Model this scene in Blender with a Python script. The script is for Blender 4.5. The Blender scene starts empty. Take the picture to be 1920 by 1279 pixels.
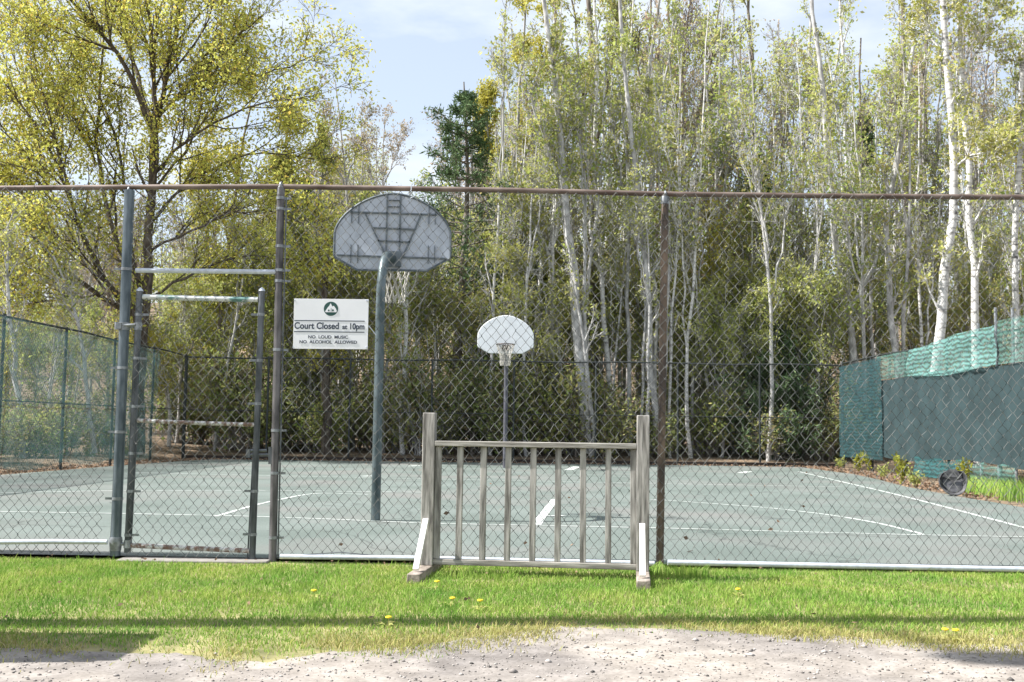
import bpy, math, random
import numpy as np
from mathutils import Vector, Matrix
R = math.radians
S = bpy.context.scene
COL = S.collection
random.seed(4)

# ------------------------------------------------------------------ camera
F_PX, CAM_Z = 2000.0, 1.05
PITCH = math.atan(160.5 / F_PX); ROLL = 25 / 1920.0
c_f = Vector((0, math.cos(PITCH), math.sin(PITCH)))
up0 = Vector((0, -math.sin(PITCH), math.cos(PITCH)))
c_r = Vector((1, 0, 0)) * math.cos(ROLL) + up0 * math.sin(ROLL)
c_u = Vector((-1, 0, 0)) * math.sin(ROLL) + up0 * math.cos(ROLL)
cam = bpy.data.cameras.new('camera'); cam.sensor_width = 36; cam.lens = F_PX / 1920 * 36
cam.clip_end = 2000; cam.clip_start = 0.05
co = bpy.data.objects.new('camera', cam); COL.objects.link(co)
co.matrix_world = Matrix(((c_r.x, c_u.x, -c_f.x, 0), (c_r.y, c_u.y, -c_f.y, 0), (c_r.z, c_u.z, -c_f.z, CAM_Z), (0, 0, 0, 1)))
S.camera = co

# ------------------------------------------------------------------ sky, sun, exposure
SUN_EL, SUN_AZ = R(50), R(5)
sun_dir = Vector((-math.cos(SUN_EL) * math.cos(SUN_AZ), -math.cos(SUN_EL) * math.sin(SUN_AZ), math.sin(SUN_EL)))
W = bpy.data.worlds.new('World'); S.world = W; W.use_nodes = True
nt = W.node_tree; nt.nodes.clear()
def N(t, typ, **k):
    n = t.nodes.new(typ)
    for a, b in k.items(): setattr(n, a, b)
    return n
sky = N(nt, 'ShaderNodeTexSky', sky_type='NISHITA', sun_disc=False)
sky.sun_elevation = SUN_EL; sky.sun_rotation = R(265); sky.air_density = 1.0; sky.dust_density = 1.2; sky.ozone_density = 1.0
tc = N(nt, 'ShaderNodeTexCoord'); mp = N(nt, 'ShaderNodeMapping'); mp.inputs['Scale'].default_value = (1.6, 1.6, 4.5); mp.inputs['Location'].default_value = (0.35, 0.2, 0.15)
nz = N(nt, 'ShaderNodeTexNoise'); nz.inputs['Scale'].default_value = 2.2; nz.inputs['Detail'].default_value = 6; nz.inputs['Roughness'].default_value = .55
cr = N(nt, 'ShaderNodeValToRGB'); cr.color_ramp.elements[0].position = .42; cr.color_ramp.elements[1].position = .62; cr.color_ramp.elements[0].color = (.46, .46, .46, 1)
mx = N(nt, 'ShaderNodeMix', data_type='RGBA'); mx.inputs['B'].default_value = (4.9, 5.2, 5.5, 1)
bg = N(nt, 'ShaderNodeBackground'); bg.inputs['Strength'].default_value = 0.10
wo = N(nt, 'ShaderNodeOutputWorld')
nt.links.new(tc.outputs['Generated'], mp.inputs['Vector']); nt.links.new(mp.outputs['Vector'], nz.inputs['Vector'])
nt.links.new(nz.outputs['Fac'], cr.inputs['Fac']); nt.links.new(cr.outputs['Color'], mx.inputs['Factor'])
nt.links.new(sky.outputs['Color'], mx.inputs['A']); nt.links.new(mx.outputs['Result'], bg.inputs['Color']); nt.links.new(bg.outputs['Background'], wo.inputs['Surface'])
sl = bpy.data.lights.new('sun', 'SUN'); sl.energy = 5.0; sl.angle = R(.55); sl.color = (1, .965, .915)
so = bpy.data.objects.new('sun', sl); COL.objects.link(so); so.rotation_euler = sun_dir.to_track_quat('Z', 'Y').to_euler()
S.view_settings.view_transform = 'Standard'; S.view_settings.look = 'None'; S.view_settings.gamma = 1; S.view_settings.exposure = 1.12
S.cycles.max_bounces = 6; S.cycles.transparent_max_bounces = 24; S.cycles.diffuse_bounces = 3

# ------------------------------------------------------------------ pixel helpers: a pixel of the photo and a plane give a real place
def ray(px, py): return c_f * F_PX + c_r * (px - 960) - c_u * (py - 639.5)
CAM = Vector((0, 0, CAM_Z))
def at(px, py, Y): d = ray(px, py); return CAM + d * (Y / d.y)
def gnd(px, py, z=0.0): d = ray(px, py); return CAM + d * ((z - CAM_Z) / d.z)
FK, FY = 0.02, 8.4
def fen(px, py): d = ray(px, py); return CAM + d * (FY / (d.y + FK * d.x))
def sideplane(px, py, X): d = ray(px, py); return CAM + d * (X / d.x)

# ------------------------------------------------------------------ materials
def mat(name, col, rough=.7, metal=0.0, var=.25, scale=8.0, col2=None, bump=0.0, det=6, spec=.3, stretch=(1, 1, 1), lo=.35, hi=.65):
    m = bpy.data.materials.new(name); m.use_nodes = True; t = m.node_tree; b = t.nodes['Principled BSDF']
    b.inputs['Roughness'].default_value = rough; b.inputs['Metallic'].default_value = metal; b.inputs['Specular IOR Level'].default_value = spec
    c = N(t, 'ShaderNodeTexCoord'); mp = N(t, 'ShaderNodeMapping'); mp.inputs['Scale'].default_value = stretch
    n = N(t, 'ShaderNodeTexNoise'); n.inputs['Scale'].default_value = scale; n.inputs['Detail'].default_value = det
    r = N(t, 'ShaderNodeValToRGB'); r.color_ramp.elements[0].position = lo; r.color_ramp.elements[1].position = hi
    if col2 is None: col2 = tuple(min(1, x * (1 + var)) for x in col); col = tuple(x * (1 - var) for x in col)
    r.color_ramp.elements[0].color = (*col, 1); r.color_ramp.elements[1].color = (*col2, 1)
    t.links.new(c.outputs['Object'], mp.inputs['Vector']); t.links.new(mp.outputs['Vector'], n.inputs['Vector'])
    t.links.new(n.outputs['Fac'], r.inputs['Fac']); t.links.new(r.outputs['Color'], b.inputs['Base Color'])
    if bump:
        bp = N(t, 'ShaderNodeBump'); bp.inputs['Strength'].default_value = bump; bp.inputs['Distance'].default_value = .02
        t.links.new(n.outputs['Fac'], bp.inputs['Height']); t.links.new(bp.outputs['Normal'], b.inputs['Normal'])
    return m
def leaf_mat(name, cols, trans=.35, objvar=.0):
    m = bpy.data.materials.new(name); m.use_nodes = True; t = m.node_tree; t.nodes.clear()
    g = N(t, 'ShaderNodeNewGeometry'); r = N(t, 'ShaderNodeValToRGB'); e = r.color_ramp.elements
    while len(e) < len(cols): e.new(.5)
    for i, c in enumerate(cols): e[i].position = i / (len(cols) - 1); e[i].color = (*c, 1)
    t.links.new(g.outputs['Random Per Island'], r.inputs['Fac']); out = r.outputs['Color']
    if objvar:
        oi = N(t, 'ShaderNodeObjectInfo'); h = N(t, 'ShaderNodeHueSaturation')
        mr = N(t, 'ShaderNodeMapRange'); mr.inputs['To Min'].default_value = .5 - objvar; mr.inputs['To Max'].default_value = .5 + objvar
        t.links.new(oi.outputs['Random'], mr.inputs['Value']); t.links.new(mr.outputs['Result'], h.inputs['Hue']); t.links.new(out, h.inputs['Color']); out = h.outputs['Color']
    d = N(t, 'ShaderNodeBsdfDiffuse'); tr = N(t, 'ShaderNodeBsdfTranslucent'); mxs = N(t, 'ShaderNodeMixShader'); mxs.inputs[0].default_value = trans
    o = N(t, 'ShaderNodeOutputMaterial')
    t.links.new(out, d.inputs['Color']); t.links.new(out, tr.inputs['Color']); t.links.new(d.outputs[0], mxs.inputs[1]); t.links.new(tr.outputs[0], mxs.inputs[2]); t.links.new(mxs.outputs[0], o.inputs['Surface'])
    return m
def net_mat(name, col, alpha, trans=.4, stripes=0.0):
    m = bpy.data.materials.new(name); m.use_nodes = True; t = m.node_tree; t.nodes.clear()
    c = N(t, 'ShaderNodeTexCoord'); n = N(t, 'ShaderNodeTexNoise'); n.inputs['Scale'].default_value = 3.0; n.inputs['Detail'].default_value = 8
    r = N(t, 'ShaderNodeMapRange'); r.inputs['From Min'].default_value = .3; r.inputs['From Max'].default_value = .7; r.inputs['To Min'].default_value = alpha - .13; r.inputs['To Max'].default_value = min(1, alpha + .13)
    d = N(t, 'ShaderNodeBsdfDiffuse'); d.inputs['Color'].default_value = (*col, 1); tl = N(t, 'ShaderNodeBsdfTranslucent'); tl.inputs['Color'].default_value = (*col, 1)
    a = N(t, 'ShaderNodeMixShader'); a.inputs[0].default_value = trans; tp = N(t, 'ShaderNodeBsdfTransparent'); b = N(t, 'ShaderNodeMixShader'); o = N(t, 'ShaderNodeOutputMaterial')
    t.links.new(c.outputs['Object'], n.inputs['Vector']); t.links.new(n.outputs['Fac'], r.inputs['Value'])
    if stripes:
        w = N(t, 'ShaderNodeTexWave', bands_direction='Z'); w.inputs['Scale'].default_value = 3.2; w.inputs['Distortion'].default_value = 5; w.inputs['Detail'].default_value = 3; w.inputs['Detail Scale'].default_value = 1.5
        wm = N(t, 'ShaderNodeMix', data_type='FLOAT'); wm.inputs['Factor'].default_value = stripes; t.links.new(c.outputs['Object'], w.inputs['Vector']); t.links.new(n.outputs['Fac'], wm.inputs['A']); t.links.new(w.outputs['Fac'], wm.inputs['B']); t.links.new(wm.outputs['Result'], r.inputs['Value'])
        r.inputs['From Min'].default_value = .15; r.inputs['From Max'].default_value = .85; r.inputs['To Min'].default_value = alpha - .3; r.inputs['To Max'].default_value = min(1, alpha + .3)
    t.links.new(d.outputs[0], a.inputs[1]); t.links.new(tl.outputs[0], a.inputs[2]); t.links.new(r.outputs['Result'], b.inputs[0]); t.links.new(tp.outputs[0], b.inputs[1]); t.links.new(a.outputs[0], b.inputs[2]); t.links.new(b.outputs[0], o.inputs['Surface'])
    return m
M = {}
M['galv'] = mat('galvanised_steel', (.24, .255, .27), .45, .35, .3, 30, bump=.05)
M['galv_light'] = mat('bright_galvanised_pipe', (.50, .54, .61), .4, .1, .12, 25, stretch=(1, 1, 1))
M['wire'] = mat('chain_link_wire', (.15, .155, .15), .6, .1, .2, 6, spec=.3)
M['black_wire'] = mat('black_coated_wire', (.03, .035, .03), .6, 0, .2, 6)
M['black_pipe'] = mat('black_coated_pipe', (.035, .04, .04), .5, 0, .2, 6)
M['rail'] = mat('rusty_brown_rail', (.085, .058, .047), .55, .15, col2=(.21, .165, .14), scale=14, stretch=(.35, 1, 1), bump=.1)
M['post_blue'] = mat('blue_grey_painted_post', (.062, .083, .097), .38, .3, col2=(.15, .18, .205), scale=16, stretch=(1, 1, .3), bump=.05)
M['post_dark'] = mat('dark_rusted_post', (.05, .048, .05), .5, .25, col2=(.17, .16, .165), scale=15, stretch=(1, 1, .3), bump=.1)
M['post_rust'] = mat('brown_rusted_post', (.075, .058, .05), .55, .15, col2=(.20, .145, .105), scale=9, stretch=(1, 1, .35), bump=.1)
M['gate_dark'] = mat('weathered_gate_pipe', (.045, .052, .055), .4, .3, col2=(.145, .155, .17), scale=14, stretch=(1, 1, .3), bump=.05)
M['gate_peel'] = mat('peeling_teal_pipe', (.12, .24, .22), .55, .1, col2=(.62, .64, .63), scale=11, stretch=(.5, 1, 1), bump=.15, lo=.44, hi=.54)
M['gate_rustpipe'] = mat('patchy_rust_pipe', (.20, .13, .10), .6, .1, col2=(.60, .60, .58), scale=16, stretch=(1.5, 1, 1), bump=.1, lo=.42, hi=.56)
M['teal_screen'] = net_mat('sheer_teal_windscreen', (.11, .21, .21), .29)
M['dark_screen'] = mat('dark_green_windscreen', (.028, .050, .055), .8, 0, .18, 2.0, bump=.2)
M['mint_net'] = net_mat('mint_shade_net', (.22, .43, .40), .62, .4, .75)
M['sheer_net'] = net_mat('sheer_green_net', (.17, .34, .30), .40, .4, .5)
M['sign_white'] = mat('white_sign_plate', (.78, .79, .82), .35, 0, .03, 5)
M['sign_ink'] = mat('dark_sign_ink', (.035, .05, .075), .6, 0, .05, 5)
M['emblem_green'] = mat('dark_green_ink', (.03, .085, .075), .6, 0, .05, 5)
M['board_back'] = mat('grey_cast_board', (.42, .45, .50), .5, .1, .12, 7, bump=.05)
M['board_rib'] = mat('dark_grey_rib', (.10, .12, .135), .55, .1, .2, 9)
M['board_white'] = mat('white_backboard', (.80, .82, .84), .45, 0, .05, 5)
M['rim'] = mat('dark_steel_rim', (.07, .05, .045), .5, .3, .2, 9)
M['net'] = mat('white_cord_net', (.46, .44, .40), .9, 0, .1, 20)
M['hoop_pole'] = mat('grey_green_hoop_pole', (.05, .072, .076), .35, .35, col2=(.135, .165, .175), scale=11, stretch=(1, 1, .3), bump=.05)
M['hoop_pole_dark'] = mat('dark_hoop_pole', (.11, .11, .13), .5, .2, .25, 9)
M['wood'] = mat('weathered_grey_wood', (.13, .122, .112), .85, 0, col2=(.42, .40, .375), scale=34, stretch=(1, 1, .12), bump=.35)
M['wood_rail'] = mat('weathered_rail_wood', (.14, .13, .115), .85, 0, col2=(.41, .39, .355), scale=34, stretch=(.10, 1, 1), bump=.35)
M['wood_foot'] = mat('dirty_foot_timber', (.17, .145, .12), .9, 0, col2=(.36, .31, .27), scale=22, stretch=(1, .2, 1), bump=.4)
M['wood_white'] = mat('white_painted_board', (.78, .77, .74), .6, 0, .05, 12, bump=.1)
M['plastic'] = mat('worn_black_plastic', (.035, .036, .04), .38, 0, col2=(.12, .12, .13), scale=9, bump=.3, spec=.5)
M['concrete'] = mat('pale_concrete', (.24, .225, .205), .9, 0, .14, 9, bump=.2)
M['paint'] = None
M['shadow_caster'] = mat('shadow_box_steel', (.25, .28, .27), .5, .2, .08, 3)
M['pole_wood'] = mat('brown_pole_timber', (.14, .10, .075), .9, 0, .3, 12, stretch=(1, 1, .1), bump=.4)
# bark
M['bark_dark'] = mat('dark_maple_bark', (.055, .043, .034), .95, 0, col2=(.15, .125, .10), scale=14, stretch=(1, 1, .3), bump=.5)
M['bark_grey'] = mat('grey_bark', (.21, .20, .195), .95, 0, col2=(.44, .43, .42), scale=9, stretch=(1, 1, .3), bump=.4)
M['bark_brown'] = mat('brown_bark', (.12, .10, .085), .95, 0, col2=(.27, .235, .205), scale=9, stretch=(1, 1, .3), bump=.4)
M['bark_pale'] = mat('pale_grey_bark', (.27, .265, .26), .9, 0, col2=(.60, .59, .58), scale=7, stretch=(1, 1, .5), bump=.3)
M['bark_birch'] = mat('white_birch_bark', (.13, .12, .115), .85, 0, col2=(.62, .61, .59), scale=6, stretch=(.6, .6, 2.2), bump=.15, lo=.30, hi=.50)
# leaves
YG = (.36, .34, .05)
M['leaf_maple'] = leaf_mat('maple_spring_leaf', [(.38, .41, .08), (.58, .60, .14), (.68, .64, .15), (.50, .55, .16), (.68, .50, .12)], .5)
M['leaf_gold'] = leaf_mat('golden_spring_leaf', [(.40, .38, .08), (.58, .52, .11), (.50, .47, .12), (.36, .36, .09)], .5)
M['leaf_fresh'] = leaf_mat('fresh_green_leaf', [(.31, .37, .09), (.46, .50, .15), (.56, .56, .24), (.42, .40, .14)], .5, .012)
M['leaf_olive'] = leaf_mat('olive_spring_leaf', [(.24, .31, .09), (.38, .44, .13), (.52, .52, .18), (.42, .36, .16), (.29, .40, .11)], .5, .015)
M['leaf_bud'] = leaf_mat('reddish_bud', [(.40, .29, .19), (.46, .37, .24), (.38, .35, .19), (.44, .35, .30)], .3, .012)
M['leaf_scrub'] = leaf_mat('scrub_leaf', [(.14, .18, .06), (.27, .33, .11), (.40, .42, .16), (.30, .24, .13), (.21, .28, .09)], .4, .015)
M['leaf_pine'] = leaf_mat('pine_needle', [(.06, .105, .05), (.105, .165, .075), (.17, .225, .115), (.07, .12, .06)], .2)
M['leaf_weed'] = leaf_mat('yellow_weed_leaf', [(.20, .22, .04), (.36, .34, .06), (.28, .32, .06)], .35)
M['grass'] = leaf_mat('lawn_blade', [(.125, .25, .04), (.20, .355, .06), (.30, .43, .10), (.25, .385, .075), (.44, .46, .19)], .35)
M['dry_grass'] = leaf_mat('dry_straw_blade', [(.30, .27, .10), (.46, .40, .19), (.38, .38, .12), (.27, .30, .08), (.50, .43, .24)], .3)
t = M['grass'].node_tree; rmp = [n for n in t.nodes if n.type == 'VALTORGB'][0]; tcg = N(t, 'ShaderNodeTexCoord'); ng1 = N(t, 'ShaderNodeTexNoise'); ng1.inputs['Scale'].default_value = 1.7; ng1.inputs['Detail'].default_value = 5
rg1 = N(t, 'ShaderNodeValToRGB'); eg = rg1.color_ramp.elements; eg[0].position = .30; eg[0].color = (.62, .80, .75, 1); eg[1].position = .72; eg[1].color = (1.35, 1.12, 1.25, 1); en = eg.new(.5); en.color = (1, 1, 1, 1)
mg1 = N(t, 'ShaderNodeMix', data_type='RGBA', blend_type='MULTIPLY'); mg1.inputs['Factor'].default_value = 1
t.links.new(tcg.outputs['Object'], ng1.inputs['Vector']); t.links.new(ng1.outputs['Fac'], rg1.inputs['Fac']); t.links.new(rmp.outputs['Color'], mg1.inputs['A']); t.links.new(rg1.outputs['Color'], mg1.inputs['B'])
for n in t.nodes:
    if n.type in ('BSDF_DIFFUSE', 'BSDF_TRANSLUCENT'): t.links.new(mg1.outputs['Result'], n.inputs['Color'])
M['litter'] = leaf_mat('dry_brown_leaf', [(.20, .13, .085), (.32, .23, .16), (.26, .17, .12), (.14, .10, .07)], .1)
M['petal'] = mat('yellow_petal', (.75, .55, .03), .7, 0, .1, 30)
M['pebble'] = leaf_mat('grey_pebble', [(.16, .145, .135), (.34, .31, .29), (.44, .41, .38), (.26, .24, .225), (.09, .085, .08)], 0)

# ------------------------------------------------------------------ mesh helpers
class MB:
    def __init__(s): s.v = []; s.f = []
    def quadstrip(s, rings, close=True, caps=True):
        k = len(rings[0]); b = len(s.v)
        for r in rings: s.v += [Vector(p) for p in r]
        for i in range(len(rings) - 1):
            for j in range(k if close else k - 1):
                a = b + i * k + j; c = b + i * k + (j + 1) % k
                s.f.append((a, c, c + k, a + k))
        if caps and close: s.f.append(tuple(b + j for j in range(k))[::-1]); s.f.append(tuple(b + (len(rings) - 1) * k + j for j in range(k)))
        return s
    def tube(s, pts, r, k=10, caps=True):
        pts = [Vector(p) for p in pts]; n = len(pts)
        rr = r if isinstance(r, (list, tuple)) else [r] * n
        rings = []
        t0 = (pts[1] - pts[0]).normalized(); ref = Vector((0, 0, 1)) if abs(t0.z) < .9 else Vector((1, 0, 0))
        u = t0.cross(ref).normalized()
        for i in range(n):
            t = (pts[min(n - 1, i + 1)] - pts[max(0, i - 1)]).normalized()
            u = (u - t * u.dot(t)).normalized(); w = t.cross(u)
            rings.append([pts[i] + (u * math.cos(2 * math.pi * j / k) + w * math.sin(2 * math.pi * j / k)) * rr[i] for j in range(k)])
        return s.quadstrip(rings, True, caps)
    def box(s, a, b, ax=None):
        a, b = Vector(a), Vector(b); q = [(a.x, a.y), (b.x, a.y), (b.x, b.y), (a.x, b.y)]
        return s.quadstrip([[(x, y, a.z) for x, y in q], [(x, y, b.z) for x, y in q]])
    def beam(s, p, q, w, h, up=(0, 0, 1)):     # rectangular bar from p to q
        p, q = Vector(p), Vector(q); t = (q - p).normalized(); u = t.cross(Vector(up)).normalized(); v = u.cross(t)
        o = [(-1, -1), (1, -1), (1, 1), (-1, 1)]
        return s.quadstrip([[c + u * (x * w / 2) + v * (y * h / 2) for x, y in o] for c in (p, q)])
    def torus(s, c, n, R0, r, k=24, k2=8):
        c, n = Vector(c), Vector(n).normalized(); u = n.orthogonal().normalized(); w = n.cross(u); b = len(s.v)
        for i in range(k):
            d = u * math.cos(2 * math.pi * i / k) + w * math.sin(2 * math.pi * i / k)
            for j in range(k2): s.v.append(c + d * (R0 + r * math.cos(2 * math.pi * j / k2)) + n * (r * math.sin(2 * math.pi * j / k2)))
        for i in range(k):
            for j in range(k2): s.f.append((b + i * k2 + j, b + ((i + 1) % k) * k2 + j, b + ((i + 1) % k) * k2 + (j + 1) % k2, b + i * k2 + (j + 1) % k2))
        return s
    def poly(s, pts, thick):                   # flat polygon given a thickness vector
        pts = [Vector(p) for p in pts]; th = Vector(thick)
        return s.quadstrip([[p for p in pts], [p + th for p in pts]])
    def build(s, name, m, parent=None, local=False, bevel=0, smooth=True):
        o = Vector((0, 0, 0)) if (parent is None or local) else base_of(parent)
        me = bpy.data.meshes.new(name); me.from_pydata([tuple(v - o) for v in s.v], [], s.f); me.update()
        if smooth: 
            for p in me.polygons: p.use_smooth = True
            me.set_sharp_from_angle(angle=R(35))
        me.materials.append(m)
        ob = bpy.data.objects.new(name, me); COL.objects.link(ob)
        if parent is not None: ob.parent = parent
        if bevel:
            md = ob.modifiers.new('bevel', 'BEVEL'); md.width = bevel; md.segments = 2; md.limit_method = 'ANGLE'
        return ob
def base_of(o):
    v = Vector(o.location)
    return v if o.parent is None else v + base_of(o.parent)
def tag(o, label=None, cat=None, group=None, kind=None):
    if label: o['label'] = label
    if cat: o['category'] = cat
    if group: o['group'] = group
    if kind: o['kind'] = kind
    return o
def empty(name, loc, label, cat, group=None, rz=0):
    o = bpy.data.objects.new(name, None); COL.objects.link(o); o.location = loc; o.rotation_euler.z = rz; o.empty_display_size = .2
    return tag(o, label, cat, group)
def np_mesh(name, v, q, m, parent=None, smooth=False, origin=None):
    v = np.asarray(v, dtype=np.float32).reshape(-1, 3)
    if origin is not None: v = v - np.asarray(origin, dtype=np.float32)
    q = np.asarray(q, dtype=np.int32); k = q.shape[1]
    me = bpy.data.meshes.new(name); me.vertices.add(len(v)); me.vertices.foreach_set('co', v.ravel())
    me.loops.add(q.size); me.loops.foreach_set('vertex_index', q.ravel())
    me.polygons.add(len(q)); me.polygons.foreach_set('loop_start', np.arange(0, q.size, k, dtype=np.int32)); me.polygons.foreach_set('loop_total', np.full(len(q), k, dtype=np.int32))
    if smooth: me.polygons.foreach_set('use_smooth', np.ones(len(q), dtype=bool))
    me.update(calc_edges=True); me.materials.append(m)
    ob = bpy.data.objects.new(name, me); COL.objects.link(ob)
    if parent is not None: ob.parent = parent
    return ob
def nrm(a): return a / np.maximum(np.linalg.norm(a, axis=-1, keepdims=True), 1e-9)
def tubes(P, Rd, k):
    P = np.asarray(P, float); Rd = np.asarray(Rd, float); n, p, _ = P.shape
    T = nrm(np.gradient(P, axis=1)); ref = np.where(np.abs(T[:, :1, 2:3]) < .8, np.array([0., 0, 1]), np.array([1., 0, 0])); ref = np.broadcast_to(ref, T.shape)
    U = nrm(np.cross(T, ref)); V = np.cross(T, U); a = np.arange(k) * 2 * np.pi / k
    ring = P[:, :, None] + Rd[:, :, None, None] * (np.cos(a)[None, None, :, None] * U[:, :, None] + np.sin(a)[None, None, :, None] * V[:, :, None])
    base = (np.arange(n)[:, None, None] * p + np.arange(p - 1)[None, :, None]) * k; j = np.arange(k)[None, None, :]; j2 = (j + 1) % k
    q = np.stack([base + j, base + j2, base + k + j2, base + k + j], -1).reshape(-1, 4)
    return ring.reshape(-1, 3), q
def join(parts):
    vs, qs, o = [], [], 0
    for v, q in parts: vs.append(v); qs.append(q + o); o += len(v)
    return np.concatenate(vs), np.concatenate(qs)
def leaves(rng, C, size, asp=.55, flat=0.0, var=.4):
    n = len(C); d = nrm(rng.normal(size=(n, 3)) * np.array([1, 1, 1 - flat])); s = nrm(np.cross(d, rng.normal(size=(n, 3))))
    L = size * rng.uniform(1 - var, 1 + var, (n, 1)); w = L * asp * .5
    v = np.stack([C, C + d * L * .45 + s * w, C + d * L, C + d * L * .45 - s * w], 1).reshape(-1, 3)
    return v, np.arange(4 * n).reshape(-1, 4)

# ------------------------------------------------------------------ the ground
def gz(x, y):
    x = np.asarray(x, float); y = np.asarray(y, float)
    z = np.full(np.broadcast(x, y).shape, -0.035)
    ss = lambda t: np.clip(t, 0, 1) ** 2 * (3 - 2 * np.clip(t, 0, 1))
    z = z + .18 * ss((y - 31.6) / 2) + .035 * np.clip(y - 34, 0, 14) + 13 * ss((y - 48) / 70)
    z = z + .14 * ss((-x - 9.6) / 1.5) * ss((y - 10) / 4) + .09 * np.clip(x - 10.2, 0, 10) * ss((y - 9) / 5)
    return z
xs = np.unique(np.concatenate([np.linspace(-400, -40, 13), np.arange(-40, 40.1, 1.0), np.linspace(40, 400, 13)]))
ys = np.unique(np.concatenate([np.linspace(-60, -4, 8), np.arange(-4, 60, 1.0), np.linspace(60, 130, 20), np.linspace(130, 700, 10)]))
XX, YY = np.meshgrid(xs, ys, indexing='ij'); rg = np.random.default_rng(1)
ZZ = gz(XX, YY) + np.where((YY > 34) | (np.abs(XX) > 13), rg.normal(0, .06, XX.shape), 0)
gi = np.arange(XX.size).reshape(XX.shape)
gq = np.stack([gi[:-1, :-1], gi[1:, :-1], gi[1:, 1:], gi[:-1, 1:]], -1).reshape(-1, 4)
M['soil'] = mat('leaf_litter_soil', (.10, .075, .05), .95, 0, col2=(.24, .175, .12), scale=3.0, det=10, bump=.5)
tag(np_mesh('ground', np.stack([XX, YY, ZZ], -1), gq, M['soil'], smooth=True), kind='structure')

def sheet(name, outline, z, m, kind='structure'):
    me = bpy.data.meshes.new(name); me.from_pydata([(p[0], p[1], z) for p in outline], [], [tuple(range(len(outline)))]); me.update()
    if me.polygons[0].normal.z < 0: me.flip_normals()
    me.materials.append(m); o = bpy.data.objects.new(name, me); COL.objects.link(o); tag(o, kind=kind); return o
def fY(x): return FY - FK * x
# lawn and gravel
lawn_m = mat('lawn_soil', (.12, .12, .05), .95, 0, col2=(.30, .27, .13), scale=5, det=9, bump=.3)
sheet('lawn', [(-14, 3.6), (14, 3.6), (14, fY(14) + .02), (-1.85, fY(-1.85) + .02), (-3.1, fY(-3) + .02), (-14, fY(-14) + .02)], -.024, lawn_m)
edge_px = [(-300, 1212), (0, 1214), (120, 1222), (240, 1226), (330, 1224), (420, 1240), (520, 1236), (620, 1216), (760, 1212), (860, 1200), (960, 1188), (1060, 1180), (1150, 1180), (1240, 1178), (1330, 1184), (1430, 1190), (1560, 1190), (1680, 1200), (1800, 1205), (1920, 1206), (2300, 1205)]
edge = [gnd(x, y, -.02) for x, y in edge_px]
ex = np.array([p.x for p in edge]); ey = np.array([p.y for p in edge])
def edgeY(x): return np.interp(x, ex, ey)
gx = np.linspace(-13.5, 13.5, 900); gr2 = np.random.default_rng(8)
def fbm(x, seed, sc=1.0):
    r = np.random.default_rng(seed); o = np.zeros_like(x)
    for i in range(6): f = sc * 1.1 * 1.9 ** i; o += np.sin(x * f + r.uniform(0, 6.3)) * .6 ** i
    return o
gy = edgeY(gx) + .04 * fbm(gx, 3, 2.0) + gr2.normal(0, .012, gx.shape)
gm = mat('pale_gravel', (.22, .204, .188), .95, 0, col2=(.33, .311, .291), scale=6, det=12, bump=.2)
t = gm.node_tree; b = t.nodes['Principled BSDF']; vo = N(t, 'ShaderNodeTexVoronoi'); vo.inputs['Scale'].default_value = 70
rr = N(t, 'ShaderNodeValToRGB'); rr.color_ramp.elements[0].color = (.72, .70, .68, 1); rr.color_ramp.elements[1].color = (1.15, 1.13, 1.12, 1)
ml = N(t, 'ShaderNodeMix', data_type='RGBA', blend_type='MULTIPLY'); ml.inputs['Factor'].default_value = .8
src = b.inputs['Base Color'].links[0].from_socket
t.links.new([n for n in t.nodes if n.type == 'TEX_COORD'][0].outputs['Object'], vo.inputs['Vector'])
lf = N(t, 'ShaderNodeTexNoise'); lf.inputs['Scale'].default_value = 1.1; lf.inputs['Detail'].default_value = 7; lr = N(t, 'ShaderNodeValToRGB'); lr.color_ramp.elements[0].color = (.74, .73, .74, 1); lr.color_ramp.elements[1].color = (1.16, 1.13, 1.08, 1); lr.color_ramp.elements[0].position = .36; lr.color_ramp.elements[1].position = .62
lm = N(t, 'ShaderNodeMix', data_type='RGBA', blend_type='MULTIPLY'); lm.inputs['Factor'].default_value = 1; t.links.new([n for n in t.nodes if n.type == 'TEX_COORD'][0].outputs['Object'], lf.inputs['Vector']); t.links.new(lf.outputs['Fac'], lr.inputs['Fac']); t.links.new(src, lm.inputs['A']); t.links.new(lr.outputs['Color'], lm.inputs['B']); src = lm.outputs['Result']
t.links.new(vo.outputs['Color'], rr.inputs['Fac']); t.links.new(src, ml.inputs['A']); t.links.new(rr.outputs['Color'], ml.inputs['B']); t.links.new(ml.outputs['Result'], b.inputs['Base Color'])
v = np.concatenate([np.stack([gx, gy, np.full_like(gx, -.020)], -1), np.stack([gx, np.full_like(gx, 3.5), np.full_like(gx, -.020)], -1), np.stack([gx, np.full_like(gx, -30), np.full_like(gx, -.020)], -1)])
n = len(gx); i = np.arange(n - 1)
tag(np_mesh('gravel_lot', v, np.concatenate([np.stack([i + n, i + n + 1, i + 1, i], -1), np.stack([i + 2 * n, i + 2 * n + 1, i + n + 1, i + n], -1)]), gm), kind='structure')
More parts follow.
